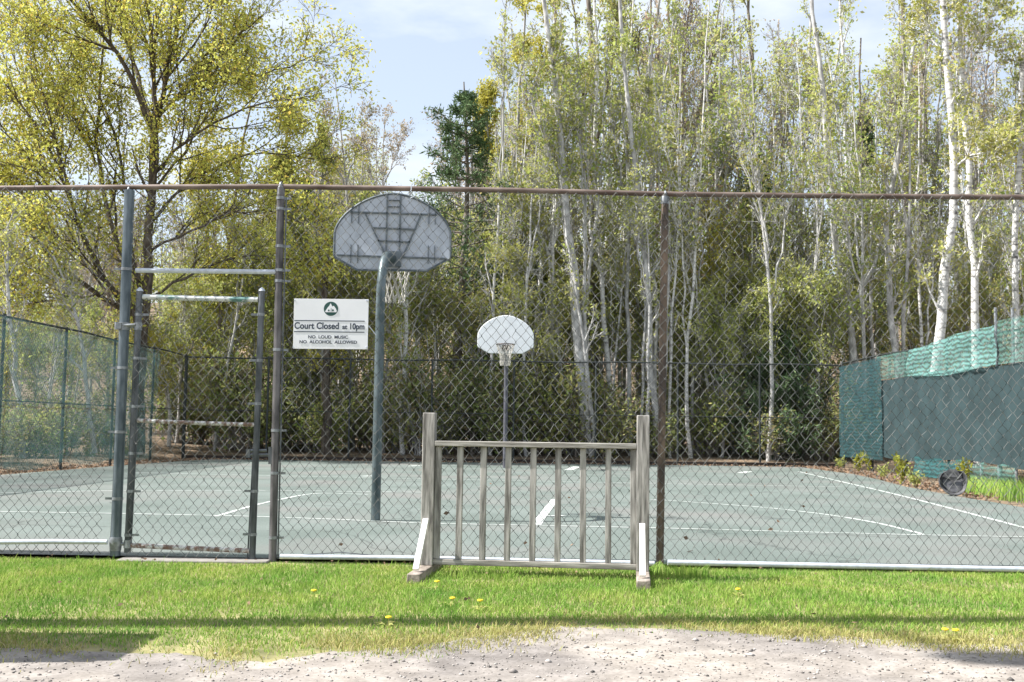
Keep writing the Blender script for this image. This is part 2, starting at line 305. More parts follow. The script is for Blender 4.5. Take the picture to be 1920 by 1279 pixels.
# pebbles
rng = np.random.default_rng(5)
npb = 8000; px_ = rng.uniform(-3.4, 3.4, npb); py_ = rng.uniform(3.9, 5.9, npb); keep = py_ < edgeY(px_) + rng.normal(-.05, .14, npb); px_, py_ = px_[keep], py_[keep]; npb = len(px_)
ico = np.array([(0, 0, 1), (.9, 0, .2), (.28, .85, .2), (-.72, .53, .2), (-.72, -.53, .2), (.28, -.85, .2), (0, 0, -.6)]); icf = np.array([(0, 1, 2), (0, 2, 3), (0, 3, 4), (0, 4, 5), (0, 5, 1), (6, 2, 1), (6, 3, 2), (6, 4, 3), (6, 5, 4), (6, 1, 5)])
sz = .0025 + .0065 * rng.random(npb) ** 2.5 + .010 * (rng.random(npb) > .985)
ang = rng.uniform(0, 6.28, npb); V0 = np.repeat(ico[None], npb, 0) * (sz[:, None] * rng.uniform(.6, 1.35, (npb, 3)))[:, None, :] * np.array([1.2, 1.2, .8])
ca, sa = np.cos(ang)[:, None], np.sin(ang)[:, None]
V0 = np.stack([V0[..., 0] * ca - V0[..., 1] * sa + px_[:, None], V0[..., 0] * sa + V0[..., 1] * ca + py_[:, None], V0[..., 2] - .019], -1)
tag(np_mesh('gravel', V0, (icf[None] + 7 * np.arange(npb)[:, None, None]).reshape(-1, 3), M['pebble']), kind='stuff')
# grass blades
def blades(name, X, Y, Z, H, W_, m, lean=.5, seed=0):
    r = np.random.default_rng(seed); n = len(X); a = r.uniform(0, 6.28, n); le = r.uniform(0, lean, n) * H; b = r.uniform(0, 6.28, n)
    w = np.stack([np.cos(b), np.sin(b), np.zeros(n)], -1) * (W_ * .5)[:, None]; d = np.stack([np.cos(a), np.sin(a), np.zeros(n)], -1)
    p0 = np.stack([X, Y, Z], -1); p1 = p0 + d * (le * .35)[:, None] + np.stack([0 * H, 0 * H, H * .6], -1); p2 = p0 + d * le[:, None] + np.stack([0 * H, 0 * H, H], -1)
    v = np.stack([p0 - w, p0 + w, p1 + w * .8, p1 - w * .8, p2 + w * .15, p2 - w * .15], 1).reshape(-1, 3)
    f = np.array([(0, 1, 2, 3), (3, 2, 4, 5)])
    return np_mesh(name, v, (f[None] + 6 * np.arange(n)[:, None, None]).reshape(-1, 4), m)
ng = 245000; X = rng.uniform(-5.6, 5.6, ng); Y = rng.uniform(4.4, 8.55, ng)
dE = Y - edgeY(X); patch = fbm(X, 11, 1.3) * .5 + fbm(Y * 1.7 + X * .3, 12, 1.5) * .5
dens = np.clip(.5 + (dE - .16) / .45 + .22 * patch, 0, 1) ** 1.2
dens = np.where(dE < 0, np.clip(.22 + dE * .9 + .18 * patch, 0, .4), dens)
ok = (rng.random(ng) < dens) & (Y < fY(X) + .03 * rng.random(ng) - .01)
ok &= ~((X > -2.95) & (X < -1.9) & (Y > fY(X) - .06)); wear = np.exp(-((X + 2.35) / .7) ** 2 - ((Y - 8.45) / .28) ** 2) + .8 * np.exp(-((X - 3.6) / .5) ** 2 - ((Y - 7.6) / .12) ** 2) + .7 * np.exp(-((X + .2) / .5) ** 2 - ((Y - 7.55) / .12) ** 2)
ok &= rng.random(ng) > np.clip(wear, 0, .9)
X, Y, dE, patch = X[ok], Y[ok], dE[ok], patch[ok]
H = (.015 + .021 * rng.random(len(X))) * np.clip(.55 + dE * .5, .45, 1.15) * (1 + .22 * patch) * np.where(Y > fY(X) - .22, .45, 1) + .035 * (rng.random(len(X)) > .975) * (Y > fY(X) - .25) * (rng.random(len(X)) > .6)
nd = 38000; Xd = rng.uniform(-5.4, 5.4, nd); off = rng.normal(.04, .17, nd); Yd = edgeY(Xd) + off + .05 * fbm(Xd, 21, 2.5)
okd = rng.random(nd) < np.clip(.35 + .35 * fbm(Xd, 22, 2.2) + .3 * fbm(Yd * 2 + Xd, 23, 2.0) + off, .03, 1); Xd, Yd = Xd[okd], Yd[okd]
tag(blades('dry_grass', Xd, Yd, np.full(len(Xd), -.022), .012 + .026 * rng.random(len(Xd)), .003 + .003 * rng.random(len(Xd)), M['dry_grass'], 1.6, 6), kind='stuff')
tag(blades('grass', X, Y, np.full(len(X), -.024), H, .0035 + .003 * rng.random(len(X)), M['grass'], 1.0, 2), kind='stuff')

# court
def leftX(y): return -9.35 + .1 * (y - 22) - .35
cm = mat('faded_green_court', (.113, .139, .126), .9, 0, col2=(.153, .181, .168), scale=.7, det=10, bump=.06)
t = cm.node_tree; b = t.nodes['Principled BSDF']; src = b.inputs['Base Color'].links[0].from_socket; tcn = [n for n in t.nodes if n.type == 'TEX_COORD'][0]
n2 = N(t, 'ShaderNodeTexNoise'); n2.inputs['Scale'].default_value = .42; n2.inputs['Detail'].default_value = 5; r2 = N(t, 'ShaderNodeValToRGB'); r2.color_ramp.elements[0].position = .48; r2.color_ramp.elements[1].position = .68
m2 = N(t, 'ShaderNodeMix', data_type='RGBA'); m2.inputs['B'].default_value = (.180, .176, .168, 1); r2.color_ramp.elements[1].color = (.75, .75, .75, 1)
n3 = N(t, 'ShaderNodeTexNoise'); n3.inputs['Scale'].default_value = 55; n3.inputs['Detail'].default_value = 4; r3 = N(t, 'ShaderNodeValToRGB'); r3.color_ramp.elements[0].color = (.80, .80, .80, 1); r3.color_ramp.elements[1].color = (1.12, 1.12, 1.12, 1); r3.color_ramp.elements[0].position = .35; r3.color_ramp.elements[1].position = .65
m3 = N(t, 'ShaderNodeMix', data_type='RGBA', blend_type='MULTIPLY'); m3.inputs['Factor'].default_value = 1
for nn in (n2, n3): t.links.new(tcn.outputs['Object'], nn.inputs['Vector'])
t.links.new(n2.outputs['Fac'], r2.inputs['Fac']); t.links.new(r2.outputs['Color'], m2.inputs['Factor']); t.links.new(src, m2.inputs['A']); t.links.new(n3.outputs['Fac'], r3.inputs['Fac'])
vc = N(t, 'ShaderNodeTexVoronoi', feature='DISTANCE_TO_EDGE'); vc.inputs['Scale'].default_value = .33; nw = N(t, 'ShaderNodeTexNoise'); nw.inputs['Scale'].default_value = 1.3; nw.inputs['Detail'].default_value = 8
va = N(t, 'ShaderNodeMix', data_type='RGBA', blend_type='ADD'); va.inputs['Factor'].default_value = .9; t.links.new(tcn.outputs['Object'], nw.inputs['Vector']); t.links.new(tcn.outputs['Object'], va.inputs['A']); t.links.new(nw.outputs['Color'], va.inputs['B']); t.links.new(va.outputs['Result'], vc.inputs['Vector'])
rc = N(t, 'ShaderNodeValToRGB'); rc.color_ramp.elements[0].color = (.55, .55, .55, 1); rc.color_ramp.elements[0].position = .001; rc.color_ramp.elements[1].position = .006; t.links.new(vc.outputs['Distance'], rc.inputs['Fac'])
m4 = N(t, 'ShaderNodeMix', data_type='RGBA', blend_type='MULTIPLY'); m4.inputs['Factor'].default_value = 1; t.links.new(m2.outputs['Result'], m4.inputs['A']); t.links.new(rc.outputs['Color'], m4.inputs['B'])
t.links.new(m4.outputs['Result'], m3.inputs['A']); t.links.new(r3.outputs['Color'], m3.inputs['B']); t.links.new(m3.outputs['Result'], b.inputs['Base Color'])
rightE = [gnd(x, y) for x, y in [(1560, 884), (1600, 889), (1650, 900), (1700, 913), (1760, 924), (1820, 935), (1860, 941), (1920, 952)]]
re_ = [(p.x, p.y) for p in rightE]
outline = [(-11.1, fY(-11) + .03), (7.3, fY(7.3) + .03), (7.45, 11.5)] + re_[::-1] + [(re_[0][0], 31.0), (-8.4, 31.2)] + [(leftX(y) + .06 * math.sin(y * 2.3), y) for y in (29, 26, 23, 20, 16, 12)]
sheet('court', outline, 0.0, cm)
# painted court lines, worn
pm = mat('worn_white_line', (.20, .235, .215), .85, 0, col2=(.50, .53, .51), scale=5, det=9, lo=.32, hi=.5)
def line(pxpts, w, name='court_line', dens=6):
    P = [gnd(x, y, .004) for x, y in pxpts]; Q = []
    for a, b_ in zip(P[:-1], P[1:]):
        for i in range(dens): Q.append(a.lerp(b_, i / dens))
    Q.append(P[-1])
    # light smoothing of corners
    for _ in range(3): Q = [Q[0]] + [Q[i - 1] * .25 + Q[i] * .5 + Q[i + 1] * .25 for i in range(1, len(Q) - 1)] + [Q[-1]]
    L, Rr = [], []
    for i, q in enumerate(Q):
        d = (Q[min(i + 1, len(Q) - 1)] - Q[max(i - 1, 0)]); d.z = 0; d.normalize(); s = Vector((-d.y, d.x, 0)) * w / 2
        L.append(tuple(q + s)); Rr.append(tuple(q - s))
    n = len(Q); me = bpy.data.meshes.new(name); me.from_pydata(L + Rr, [], [(i + n, i + n + 1, i + 1, i) for i in range(n - 1)]); me.update(); me.materials.append(pm)
    o = bpy.data.objects.new(name, me); COL.objects.link(o); tag(o, kind='structure'); return o
line([(-120, 957), (0, 959), (250, 963), (480, 968), (640, 974), (800, 981), (1000, 985), (1250, 990), (1500, 997), (1735, 1003), (1990, 1008)], .05)
line([(-120, 925), (0, 924), (200, 920), (480, 919), (800, 923)], .06)
line([(250, 886), (700, 896), (1150, 905), (1640, 914)], .05)
line([(-150, 897), (0, 885), (120, 876.5), (330, 862)], .07)
line([(1497, 884), (1560, 899), (1690, 929), (1920, 989), (2200, 1062)], .06)
line([(405, 968), (480, 946), (560, 929), (600, 924), (690, 927)], .06)
line([(1005, 984), (1040, 936)], .11); line([(1027, 968), (1056, 966)], .10)
line([(1737, 1003), (1650, 981), (1560, 965.5), (1440, 951.5), (1280, 940), (1180, 934)], .055)
line([(335, 862), (560, 858)], .07)
for a, b_ in [((682, 893), (698, 892)), ((766, 874), (790, 873)), ((1066, 881), (1082, 875)), ((1390, 887), (1404, 884))]: line([a, b_], .22)

# concrete pad under the gate
MB().box((-3.02, fY(-2.5) - .16, -.05), (-1.86, fY(-2.5) + .12, -.006)).build('concrete_pad', M['concrete'], bevel=.01)['kind'] = 'structure'

# ------------------------------------------------------------------ chain link
def chain(name, o, u, width, z0, z1, r, m, parent, w=.078, h=.092, k=4, seed=0, ztop=None, noise=.003):
    """diamond mesh: every wire zigzags and hooks into its neighbours"""
    rg = np.random.default_rng(seed); u = np.array(u, float); u /= np.linalg.norm(u); nn = np.array([-u[1], u[0], 0])
    nw = int(width / (w / 2)); npz = int((z1 - z0) / (h / 2)) + 1
    i = np.arange(nw)[:, None]; j = np.arange(npz)[None, :]
    s = (i + (j + i) % 2) * w / 2.0
    # every wire leans one way so that both diagonals are straight lines
    zz = np.minimum(z0 + j * h / 2, z1) + 0 * i; s = s + rg.normal(0, noise, s.shape); dd = np.where((j + i) % 2, r, -r) * .9
    P = np.array(o, float)[None, None] + s[..., None] * u + dd[..., None] * nn; P[..., 2] = zz + rg.normal(0, noise, s.shape)
    v, q = tubes(P, np.full(s.shape, r), k)
    return np_mesh(name, v, q, m, parent, smooth=False, origin=base_of(parent))
def band(parent, p, r, m=None, name='band', tail=None, h=.022):
    p = Vector(p); b = MB(); k = 14
    b.quadstrip([[p + Vector((math.cos(a) * q, math.sin(a) * q, z)) for a in [2 * math.pi * i / k for i in range(k)]] for q, z in ((r, -h / 2), (r + .004, -h / 2), (r + .004, h / 2), (r, h / 2))], True, False)
    if tail: b.beam(p + Vector((tail * r, 0, 0)), p + Vector((tail * (r + .055), 0, 0)), .012, h * .8)
    return b.build(name, m or M['galv'], parent)
# near fence
fo = fen(940, 1062); fo.z = 0
fence = empty('chain_link_fence', (0, FY, 0), 'tall galvanised chain-link fence across the front with a rusty brown top rail', 'fence')
def rail_noise(p, q, n=9, s=.006, seed=0):
    rg = random.Random(seed); p, q = Vector(p), Vector(q)
    return [p.lerp(q, i / (n - 1)) + Vector((0, 0, rg.uniform(-s, s))) for i in range(n)]
tops = [(-700, 349), (-200, 352.5), (0, 353), (243, 351), (527, 350), (770, 354), (960, 357), (1246, 364), (1600, 368), (1920, 370), (2300, 373), (2700, 374)]
MB().tube([fen(x, y) for x, y in tops], .0215, 12).build('top_rail', M['rail'], fence)
def post(parent, name, tx, ty, bx, by, r, m, seed=0, cap=True):
    a, b_ = fen(bx, by), fen(tx, ty); n = 12; pts = [a.lerp(b_, i / n) for i in range(n + 1)]
    o = MB().tube(pts, r, 16).build(name, m, parent)
    return a, b_
def on(a, b_, py):     # the point of a post at the height of photo row py
    za, zb = a.z, b_.z
    best = min((abs((CAM + Vector((0, 0, 0)) - CAM).z), 0) for _ in (0,))
    lo, hi = 0.0, 1.0
    def row(t):
        d = a.lerp(b_, t) - CAM; return 639.5 - d.dot(c_u) / d.dot(c_f) * F_PX
    for _ in range(30):
        mid = (lo + hi) / 2
        if row(mid) > py: lo = mid
        else: hi = mid
    return a.lerp(b_, lo)
dY = Vector((0, .055, 0))
# the posts stand just behind the rail and mesh
P1 = post(fence, 'post', 243, 357, 216, 1042, .040, M['post_blue'])
P2 = post(fence, 'post', 527, 352, 511, 1054, .031, M['post_dark'])
P3 = post(fence, 'post', 1247, 366, 1237, 1064, .030, M['post_rust'])
P0 = post(fence, 'post', -420, 352, -440, 1040, .030, M['post_dark'])
P4 = post(fence, 'post', 2110, 372, 2113, 1085, .030, M['post_rust'])
P5 = post(fence, 'post', 2690, 374, 2690, 1095, .030, M['post_rust'])
for P, r, rows, tl in ((P1, .040, (505, 690, 810, 935), -1), (P2, .031, (372, 392, 462, 507, 527, 656, 807, 887, 1008), 1), (P3, .030, (413, 497, 580, 668, 745, 842, 925, 990), 0)):
    for y in rows: band(fence, on(*P, y), r, tail=tl if tl else None, h=.022 if tl else .011, m=M['galv'] if tl else M['post_rust'])
for P, y, r in ((P1, 362, .036), (P2, 353, .031), (P3, 370, .033)):
    p = on(*P, y); b = MB(); b.tube([p + Vector((0, 0, -.055)), p + Vector((0, 0, .0)), p + Vector((0, 0, .03))], [r, r, r * .62], 14); b.torus(p + Vector((0, 0, .02)), (1, 0, 0), .026, .009)
    b.build('post_cap', M['galv'], fence)
# clamp with bolt on the gate post, base collar
p = on(*P1, 612); b = MB(); b.tube([p + Vector((0, 0, -.03)), p + Vector((0, 0, .03))], .046, 16); b.beam(p + Vector((-.02, -.06, 0)), p + Vector((-.02, -.02, 0)), .03, .05); b.tube([p + Vector((-.055, -.04, .0)), p + Vector((.10, -.03, .012))], .011, 8); b.tube([p + Vector((-.045, -.05, -.03)), p + Vector((-.045, -.05, .03))], .014, 8)
b.build('gate_clamp', M['galv'], fence)
p = on(*P1, 1014); b = MB(); b.tube([p + Vector((0, 0, -.075)), p + Vector((0, 0, -.03)), p + Vector((0, 0, .0)), p + Vector((0, 0, .03))], [.043, .047, .052, .046], 16); b.build('base_collar', M['galv'], fence)
# rails
MB().tube([fen(255, 507), fen(390, 508.5), fen(519, 510)], .019, 12).build('transom', M['galv_light'], fence)
FR = Vector((0, -.055, 0))
MB().tube([fen(-440, 1008) + FR, fen(0, 1015) + FR, fen(100, 1014) + FR, fen(206, 1015) + FR], .019, 12).build('bottom_rail', M['galv_light'], fence)
MB().tube([fen(528, 1042) + FR, fen(780, 1045) + FR, fen(1000, 1050) + FR, fen(1225, 1055) + FR], .019, 12).build('bottom_rail', M['galv_light'], fence)
MB().tube([fen(1250, 1053) + FR, fen(1500, 1058) + FR, fen(1920, 1066) + FR, fen(2110, 1069) + FR], .021, 12).build('bottom_rail', M['galv_light'], fence)
MB().tube([fen(2116, 1074) + FR, fen(2690, 1082) + FR], .019, 12).build('bottom_rail', M['galv_light'], fence)
# tension bars
for (ax, ay, bx, by) in ((229, 600, 207, 1034), (537, 370, 521, 1048)):
    MB().beam(fen(ax, ay), fen(bx, by), .010, .012, (0, 1, 0)).build('tension_bar', M['gate_dark'], fence)
def panel(px0, py0, px1, zb, zt, seed, fr=.035):
    a = fen(px0, py0); a2 = fen(px1, py0); u = (a2 - a); u.z = 0
    o = (a.x, a.y - fr, zb)
    return chain('chain_mesh', o, (u.x, u.y, 0), u.length, zb, zt, .0026, M['wire'], fence, seed=seed)
zt = fen(700, 354).z - .015
panel(-700, 700, 214, .02, zt, 1); panel(532, 700, 2690, .012, zt, 2)
chain('chain_mesh', (fen(252, 430).x, fY(-2.9) - .035, fen(400, 507).z + .02), (1, -FK, 0), (fen(514, 430) - fen(252, 430)).x, fen(400, 507).z + .02, zt, .0026, M['wire'], fence, seed=3)
# small twist of tie wire hanging at the top rail
p = fen(772, 353); MB().tube([p + Vector((0, -.028, .03)), p + Vector((0, -.032, -.02)), p + Vector((-.02, -.03, -.06)), p + Vector((.02, -.034, -.075)), p + Vector((-.01, -.03, -.09))], .004, 6).build('tie_wire', M['galv_light'], fence)
MB().tube([fen(526, 1046) + Vector((0, -.05, 0)), fen(560, 1042) + Vector((0, -.06, .01)), fen(640, 1034) + Vector((0, -.05, 0)), fen(700, 1040) + Vector((0, -.05, 0)), fen(780, 1046) + Vector((0, -.05, 0))], .004, 6).build('tie_wire', M['gate_dark'], fence)

# gate
gb = fen(354, 1040)
gate = empty('gate', (gb.x, gb.y, 0), 'narrow chain-link gate leaf with peeling teal rails between two fence posts', 'gate')
G1 = post(gate, 'stile', 262, 546, 239, 1036, .026, M['gate_dark']); G2 = post(gate, 'stile', 491, 546, 473, 1048, .025, M['gate_dark'])
for P in (G1, G2): MB().tube([P[1], P[1] + Vector((0, 0, .012)), P[1] + Vector((0, 0, .03))], [.029, .024, .006], 12).build('stile_cap', M['galv_light'], gate)
MB().tube(rail_noise(fen(268, 557), fen(484, 562), 7, .002), .021, 12).build('gate_rail', M['gate_peel'], gate)
MB().tube(rail_noise(fen(258, 789), fen(478, 797), 7, .002), .016, 12).build('gate_rail', M['gate_rustpipe'], gate)
MB().tube(rail_noise(fen(246, 1023), fen(468, 1033), 7, .002), .019, 12).build('gate_rail', M['gate_rustpipe'], gate)
for (ax, ay, bx, by) in ((257, 800, 245, 1030), (476, 830, 464, 1052)):
    MB().beam(fen(ax, ay), fen(bx, by), .010, .012, (0, 1, 0)).build('tension_bar', M['gate_dark'], gate)
for P, r, rows, tl in ((G1, .026, (590, 672, 762, 850, 921, 1003), 1), (G2, .025, (590, 676, 757, 921, 1002), -1)):
    for y in rows: band(gate, on(*P, y), r, tail=tl)
zb = fen(360, 1043).z
chain('chain_mesh', (fen(250, 800).x, fY(-2.9) - .03, zb), (1, -FK, 0), (fen(478, 800) - fen(250, 800)).x, zb, fen(370, 560).z, .0026, M['wire'], gate, seed=5)
b = MB(); b.tube([fen(462, 853), fen(514, 853)], .012, 8); b.tube([fen(464, 845), fen(500, 845)], .012, 8); b.beam(fen(508, 838), fen(508, 870), .03, .05, (0, 1, 0)); b.tube([fen(466, 842), fen(466, 858)], .02, 8)
b.build('latch', M['gate_dark'], gate)
for y in (612, 1020):
    b = MB(); q = on(*G1, y); w = on(*P1, y); b.tube([q, w], .013, 8); b.tube([q + Vector((0, 0, -.03)), q + Vector((0, 0, .03))], .032, 12); b.build('hinge', M['galv'], gate)

# far fence and side fences, black coated
def side_fence(name, label, a, b_, zt, nposts, seed, zb=.03, light=False, mid=True):
    a, b_ = Vector(a), Vector(b_); f = empty(name, (a.x, a.y, 0), label, 'fence'); d = (b_ - a)
    MB().tube([a.lerp(b_, i / 12) + Vector((0, 0, zt + .02 * math.sin(i * 2.1 + seed))) for i in range(13)], .024, 8).build('top_rail', M['black_pipe'], f)
    if mid: MB().tube([a + Vector((0, 0, 1.42)), b_ + Vector((0, 0, 1.42))], .014, 6).build('middle_rail', M['black_pipe'], f)
    for i in range(nposts):
        q = a.lerp(b_, i / (nposts - 1)); MB().tube([q + Vector((0, 0, -.2)), q + Vector((0, 0, zt + .04))], .032, 10).build('post', M['galv'] if light else M['black_pipe'], f)
    chain('chain_mesh', (a.x, a.y, zb), (d.x, d.y, 0), d.length, zb, zt, .0026, M['black_wire'], f, w=.1, h=.1, k=3, seed=seed)
    return f
FYF = 31.5
far_f = side_fence('chain_link_fence', 'black coated chain-link fence at the far end of the court before the woods', (-9.6, FYF, 0), (9.75, FYF, 0), 2.98, 9, 3)
left_f = side_fence('chain_link_fence', 'chain-link fence on the left side of the court behind sheer teal netting', (-9.6, 8.75, 0), (-9.6, FYF - .1, 0), 3.02, 9, 4)
right_f = side_fence('chain_link_fence', 'chain-link fence on the right side of the court behind dark green windscreen', (9.75, 8.75, 0), (9.75, FYF - .1, 0), 3.05, 10, 5, mid=False)
# pale tall end posts of the right fence
for px_, tp in ((1869, 576), (1901, 576), (1836, 606)):
    q = sideplane(px_, 700, 9.72); MB().tube([(q.x, q.y, 0), (q.x, q.y, sideplane(px_, tp, 9.72).z)], .03, 10).build('post', M['galv'], right_f)
# dark strip painting in the woods' shade along the far fence foot
MB().box((-9.5, FYF - .30, -.03), (9.5, FYF - .12, .10)).build('woods_shade_strip', mat('painted_shade_dark', (.045, .035, .03), .9, 0, .3, 6, bump=.4), bevel=.01)
tag(bpy.data.objects['woods_shade_strip'], 'dark low edging along the foot of the far fence', 'shade_strip')
# windscreens
def cloth(name, X, y0, y1, zlo, zhi, m, label, seed, n=60, mz=16, amp=.03, fx=1.0, group=None, cat='windscreen'):
    rg = np.random.default_rng(seed); yy = np.linspace(y0, y1, n); tt = np.linspace(0, 1, mz)
    lo = np.array([zlo(y) for y in yy]); hi = np.array([zhi(y) for y in yy]); Yg = np.repeat(yy[:, None], mz, 1); Zg = lo[:, None] + (hi - lo)[:, None] * tt
    Xg = X + amp * (np.sin(Yg * 3.1 * fx + seed) * .5 + np.sin(Yg * 7.7 * fx + Zg * 2) * .3 + .5 * np.sin(Zg * 9 + Yg * .7 + np.sin(Yg * 2.2))) + rg.normal(0, amp * .08, Yg.shape)
    gi = np.arange(n * mz).reshape(n, mz); q = np.stack([gi[:-1, :-1], gi[1:, :-1], gi[1:, 1:], gi[:-1, 1:]], -1).reshape(-1, 4)
    o = np_mesh(name, np.stack([Xg, Yg, Zg], -1), q, m, smooth=True); tag(o, label, cat, group); return o
cl = cloth
cl('windscreen', -9.52, 8.9, 28.8, lambda y: .12 + .05 * math.sin(y * 2), lambda y: 2.98 + .02 * math.sin(y * 1.3), M['teal_screen'], 'sheer teal windscreen netting along the left fence', 3, n=160)
cl('windscreen', 9.66, 9.0, 27.9, lambda y: .40 + .06 * math.sin(y * .9), lambda y: 2.40 + .03 * math.sin(y * 1.1), M['dark_screen'], 'opaque dark green windscreen panel along the right fence', 6, n=140, amp=.006)
cl('windscreen', 9.62, 27.7, 31.3, lambda y: .30, lambda y: 2.98 - .02 * (y - 28), net_mat('sheer_dark_teal_net', (.05, .105, .115), .72, .3, .4), 'sheer dark teal netting at the far corner of the right fence', 7, amp=.025)
nb = sideplane(1700, 650, 9.62).y; na = sideplane(1868, 650, 9.62).y
cl('shade_net', 9.60, na, nb, lambda y: 2.36 + .05 * math.sin(y), lambda y: 3.22 - .04 * (y - na) + .03 * math.sin(y * 1.7), M['mint_net'], 'crinkled bright mint shade net above the dark green windscreen', 8, amp=.05, fx=1.8, cat='shade net')
cl('shade_net', 9.64, nb + .05, 28.2, lambda y: 2.40, lambda y: 3.02, M['sheer_net'], 'sheer grey-green net beside the mint one toward the far corner', 9, amp=.03, cat='shade net')
cl('shade_net', 9.64, 12, na - .05, lambda y: 2.40, lambda y: 3.25 + .02 * math.sin(y), M['sheer_net'], 'sheer green net at the right edge above the dark windscreen', 10, amp=.03, cat='shade net')
y0, y1 = sideplane(1815, 890, 9.6).y, sideplane(1715, 880, 9.6).y
cl('shade_net', 9.58, y0, y1, lambda y: .02, lambda y: .44 + .03 * math.sin(y * 5), net_mat('torn_teal_net', (.07, .20, .21), .6, .4, .6), 'torn teal net strip hanging low behind the black tub', 11, amp=.06, fx=3, cat='shade net')
y0, y1 = sideplane(1910, 890, 9.6).y, sideplane(1824, 890, 9.6).y
cl('shade_net', 9.58, y0, y1, lambda y: .02, lambda y: .42 + .03 * math.sin(y * 7), M['sheer_net'], 'torn grey-green net strip hanging low right of the black tub', 12, amp=.06, fx=3, cat='shade net')

# ------------------------------------------------------------------ sign on the fence
sa, sb_, sc_, sd_ = fen(555, 562), fen(693, 563), fen(691, 656), fen(552, 655)
sg_o = (sa + sc_) / 2; sgn = empty('sign', sg_o + Vector((0, -.06, 0)), 'white court rules sign with green round emblem wired to the fence', 'sign')
sgn.rotation_euler = (0, R(-.2), 0)
sw, sh = (sb_ - sa).length, (sa - sd_).length
MB().box((-sw / 2, -.002, -sh / 2), (sw / 2, .002, sh / 2)).build('sign_plate', M['sign_white'], sgn, local=True, bevel=.001)
def text(s, size, x0, x1, zb, m, name='lettering', bold=.0):
    cu = bpy.data.curves.new('txt', 'FONT'); cu.body = s; cu.size = size; cu.offset = bold; cu.extrude = .0006; cu.align_x = 'LEFT'
    o = bpy.data.objects.new('txt', cu); COL.objects.link(o); dg = bpy.context.evaluated_depsgraph_get(); dg.update()
    me = bpy.data.meshes.new_from_object(o.evaluated_get(dg)); bpy.data.objects.remove(o); me.name = name
    v = np.zeros(len(me.vertices) * 3); me.vertices.foreach_get('co', v); v = v.reshape(-1, 3); mn, mxx = v[:, 0].min(), v[:, 0].max()
    out = np.stack([x0 + (v[:, 0] - mn) / (mxx - mn) * (x1 - x0), -.0035 - v[:, 2], zb + v[:, 1]], -1)
    me.vertices.foreach_set('co', out.ravel()); me.materials.clear(); me.materials.append(m); me.update()
    ob = bpy.data.objects.new(name, me); COL.objects.link(ob); ob.parent = sgn; return ob
def sx(px): return (px - 945) / 1891 * 170 / 238.5    # zoomed crop coordinates to sign metres
def szz(py): return -(py - 640) / 1279 * 115 / 238.5
text('Court Closed', .072, sx(185), sx(1115), szz(745), M['sign_ink'], bold=.0018)
text('at', .052, sx(1185), sx(1290), szz(745), M['sign_ink'], bold=.0016)
text('10pm', .064, sx(1350), sx(1650), szz(745), M['sign_ink'], bold=.002)
text('NO  LOUD  MUSIC', .034, sx(480), sx(1310), szz(945), M['sign_ink'], bold=.0008)
text('NO  ALCOHOL  ALLOWED', .034, sx(300), sx(1500), szz(1050), M['sign_ink'], bold=.0008)
for y in (575, 808):
    MB().box((sx(180), -.0035, szz(y + 9)), (sx(1650), -.0022, szz(y - 9))).build('rule_line', M['sign_ink'], sgn, local=True)
ec = Vector((sx(940), 0, szz(322))); er = 150 / 1891 * 170 / 238.5
ci = [(ec.x + er * math.cos(a), -.0022, ec.z + er * math.sin(a)) for a in [2 * math.pi * i / 36 for i in range(36)]]
emb = MB().poly(ci, (0, -.001, 0)).build('emblem', M['emblem_green'], sgn, local=True)
hills = [(-.86, -.42), (-.5, .18), (-.28, .42), (-.05, .84), (.12, .5), (.24, .34), (.42, .46), (.70, .1), (.88, -.3), (.82, -.52), (-.78, -.52)]
MB().poly([(ec.x + x * er * .93, -.0034, ec.z + z * er * .93) for x, z in hills], (0, -.001, 0)).build('mountain_shape', M['sign_white'], emb, local=True)
b = MB()
for x, w, z0, z1 in ((-.30, .22, -.34, -.12), (.02, .05, -.4, .1), (.30, .22, -.34, -.1), (.16, .04, -.4, .0)): b.box((ec.x + (x - w / 2) * er, -.0052, ec.z + z0 * er), (ec.x + (x + w / 2) * er, -.0044, ec.z + z1 * er))
b.build('tree_marks', M['emblem_green'], emb, local=True)
for px_, py_ in ((556, 565), (690, 566), (553, 652), (689, 653)):
    p = fen(px_, py_) + Vector((0, -.07, 0)) - sgn.location; MB().tube([p, p + Vector((0, .04, 0))], .006, 8).build('fixing_bolt', M['galv_light'], sgn, local=True)
q = fen(695, 612) - sgn.location; MB().tube([q + Vector((-.01, -.05, 0)), q + Vector((.015, -.05, -.03)), q + Vector((.05, -.045, -.075))], .004, 6).build('tie_wire', M['galv_light'], sgn, local=True)

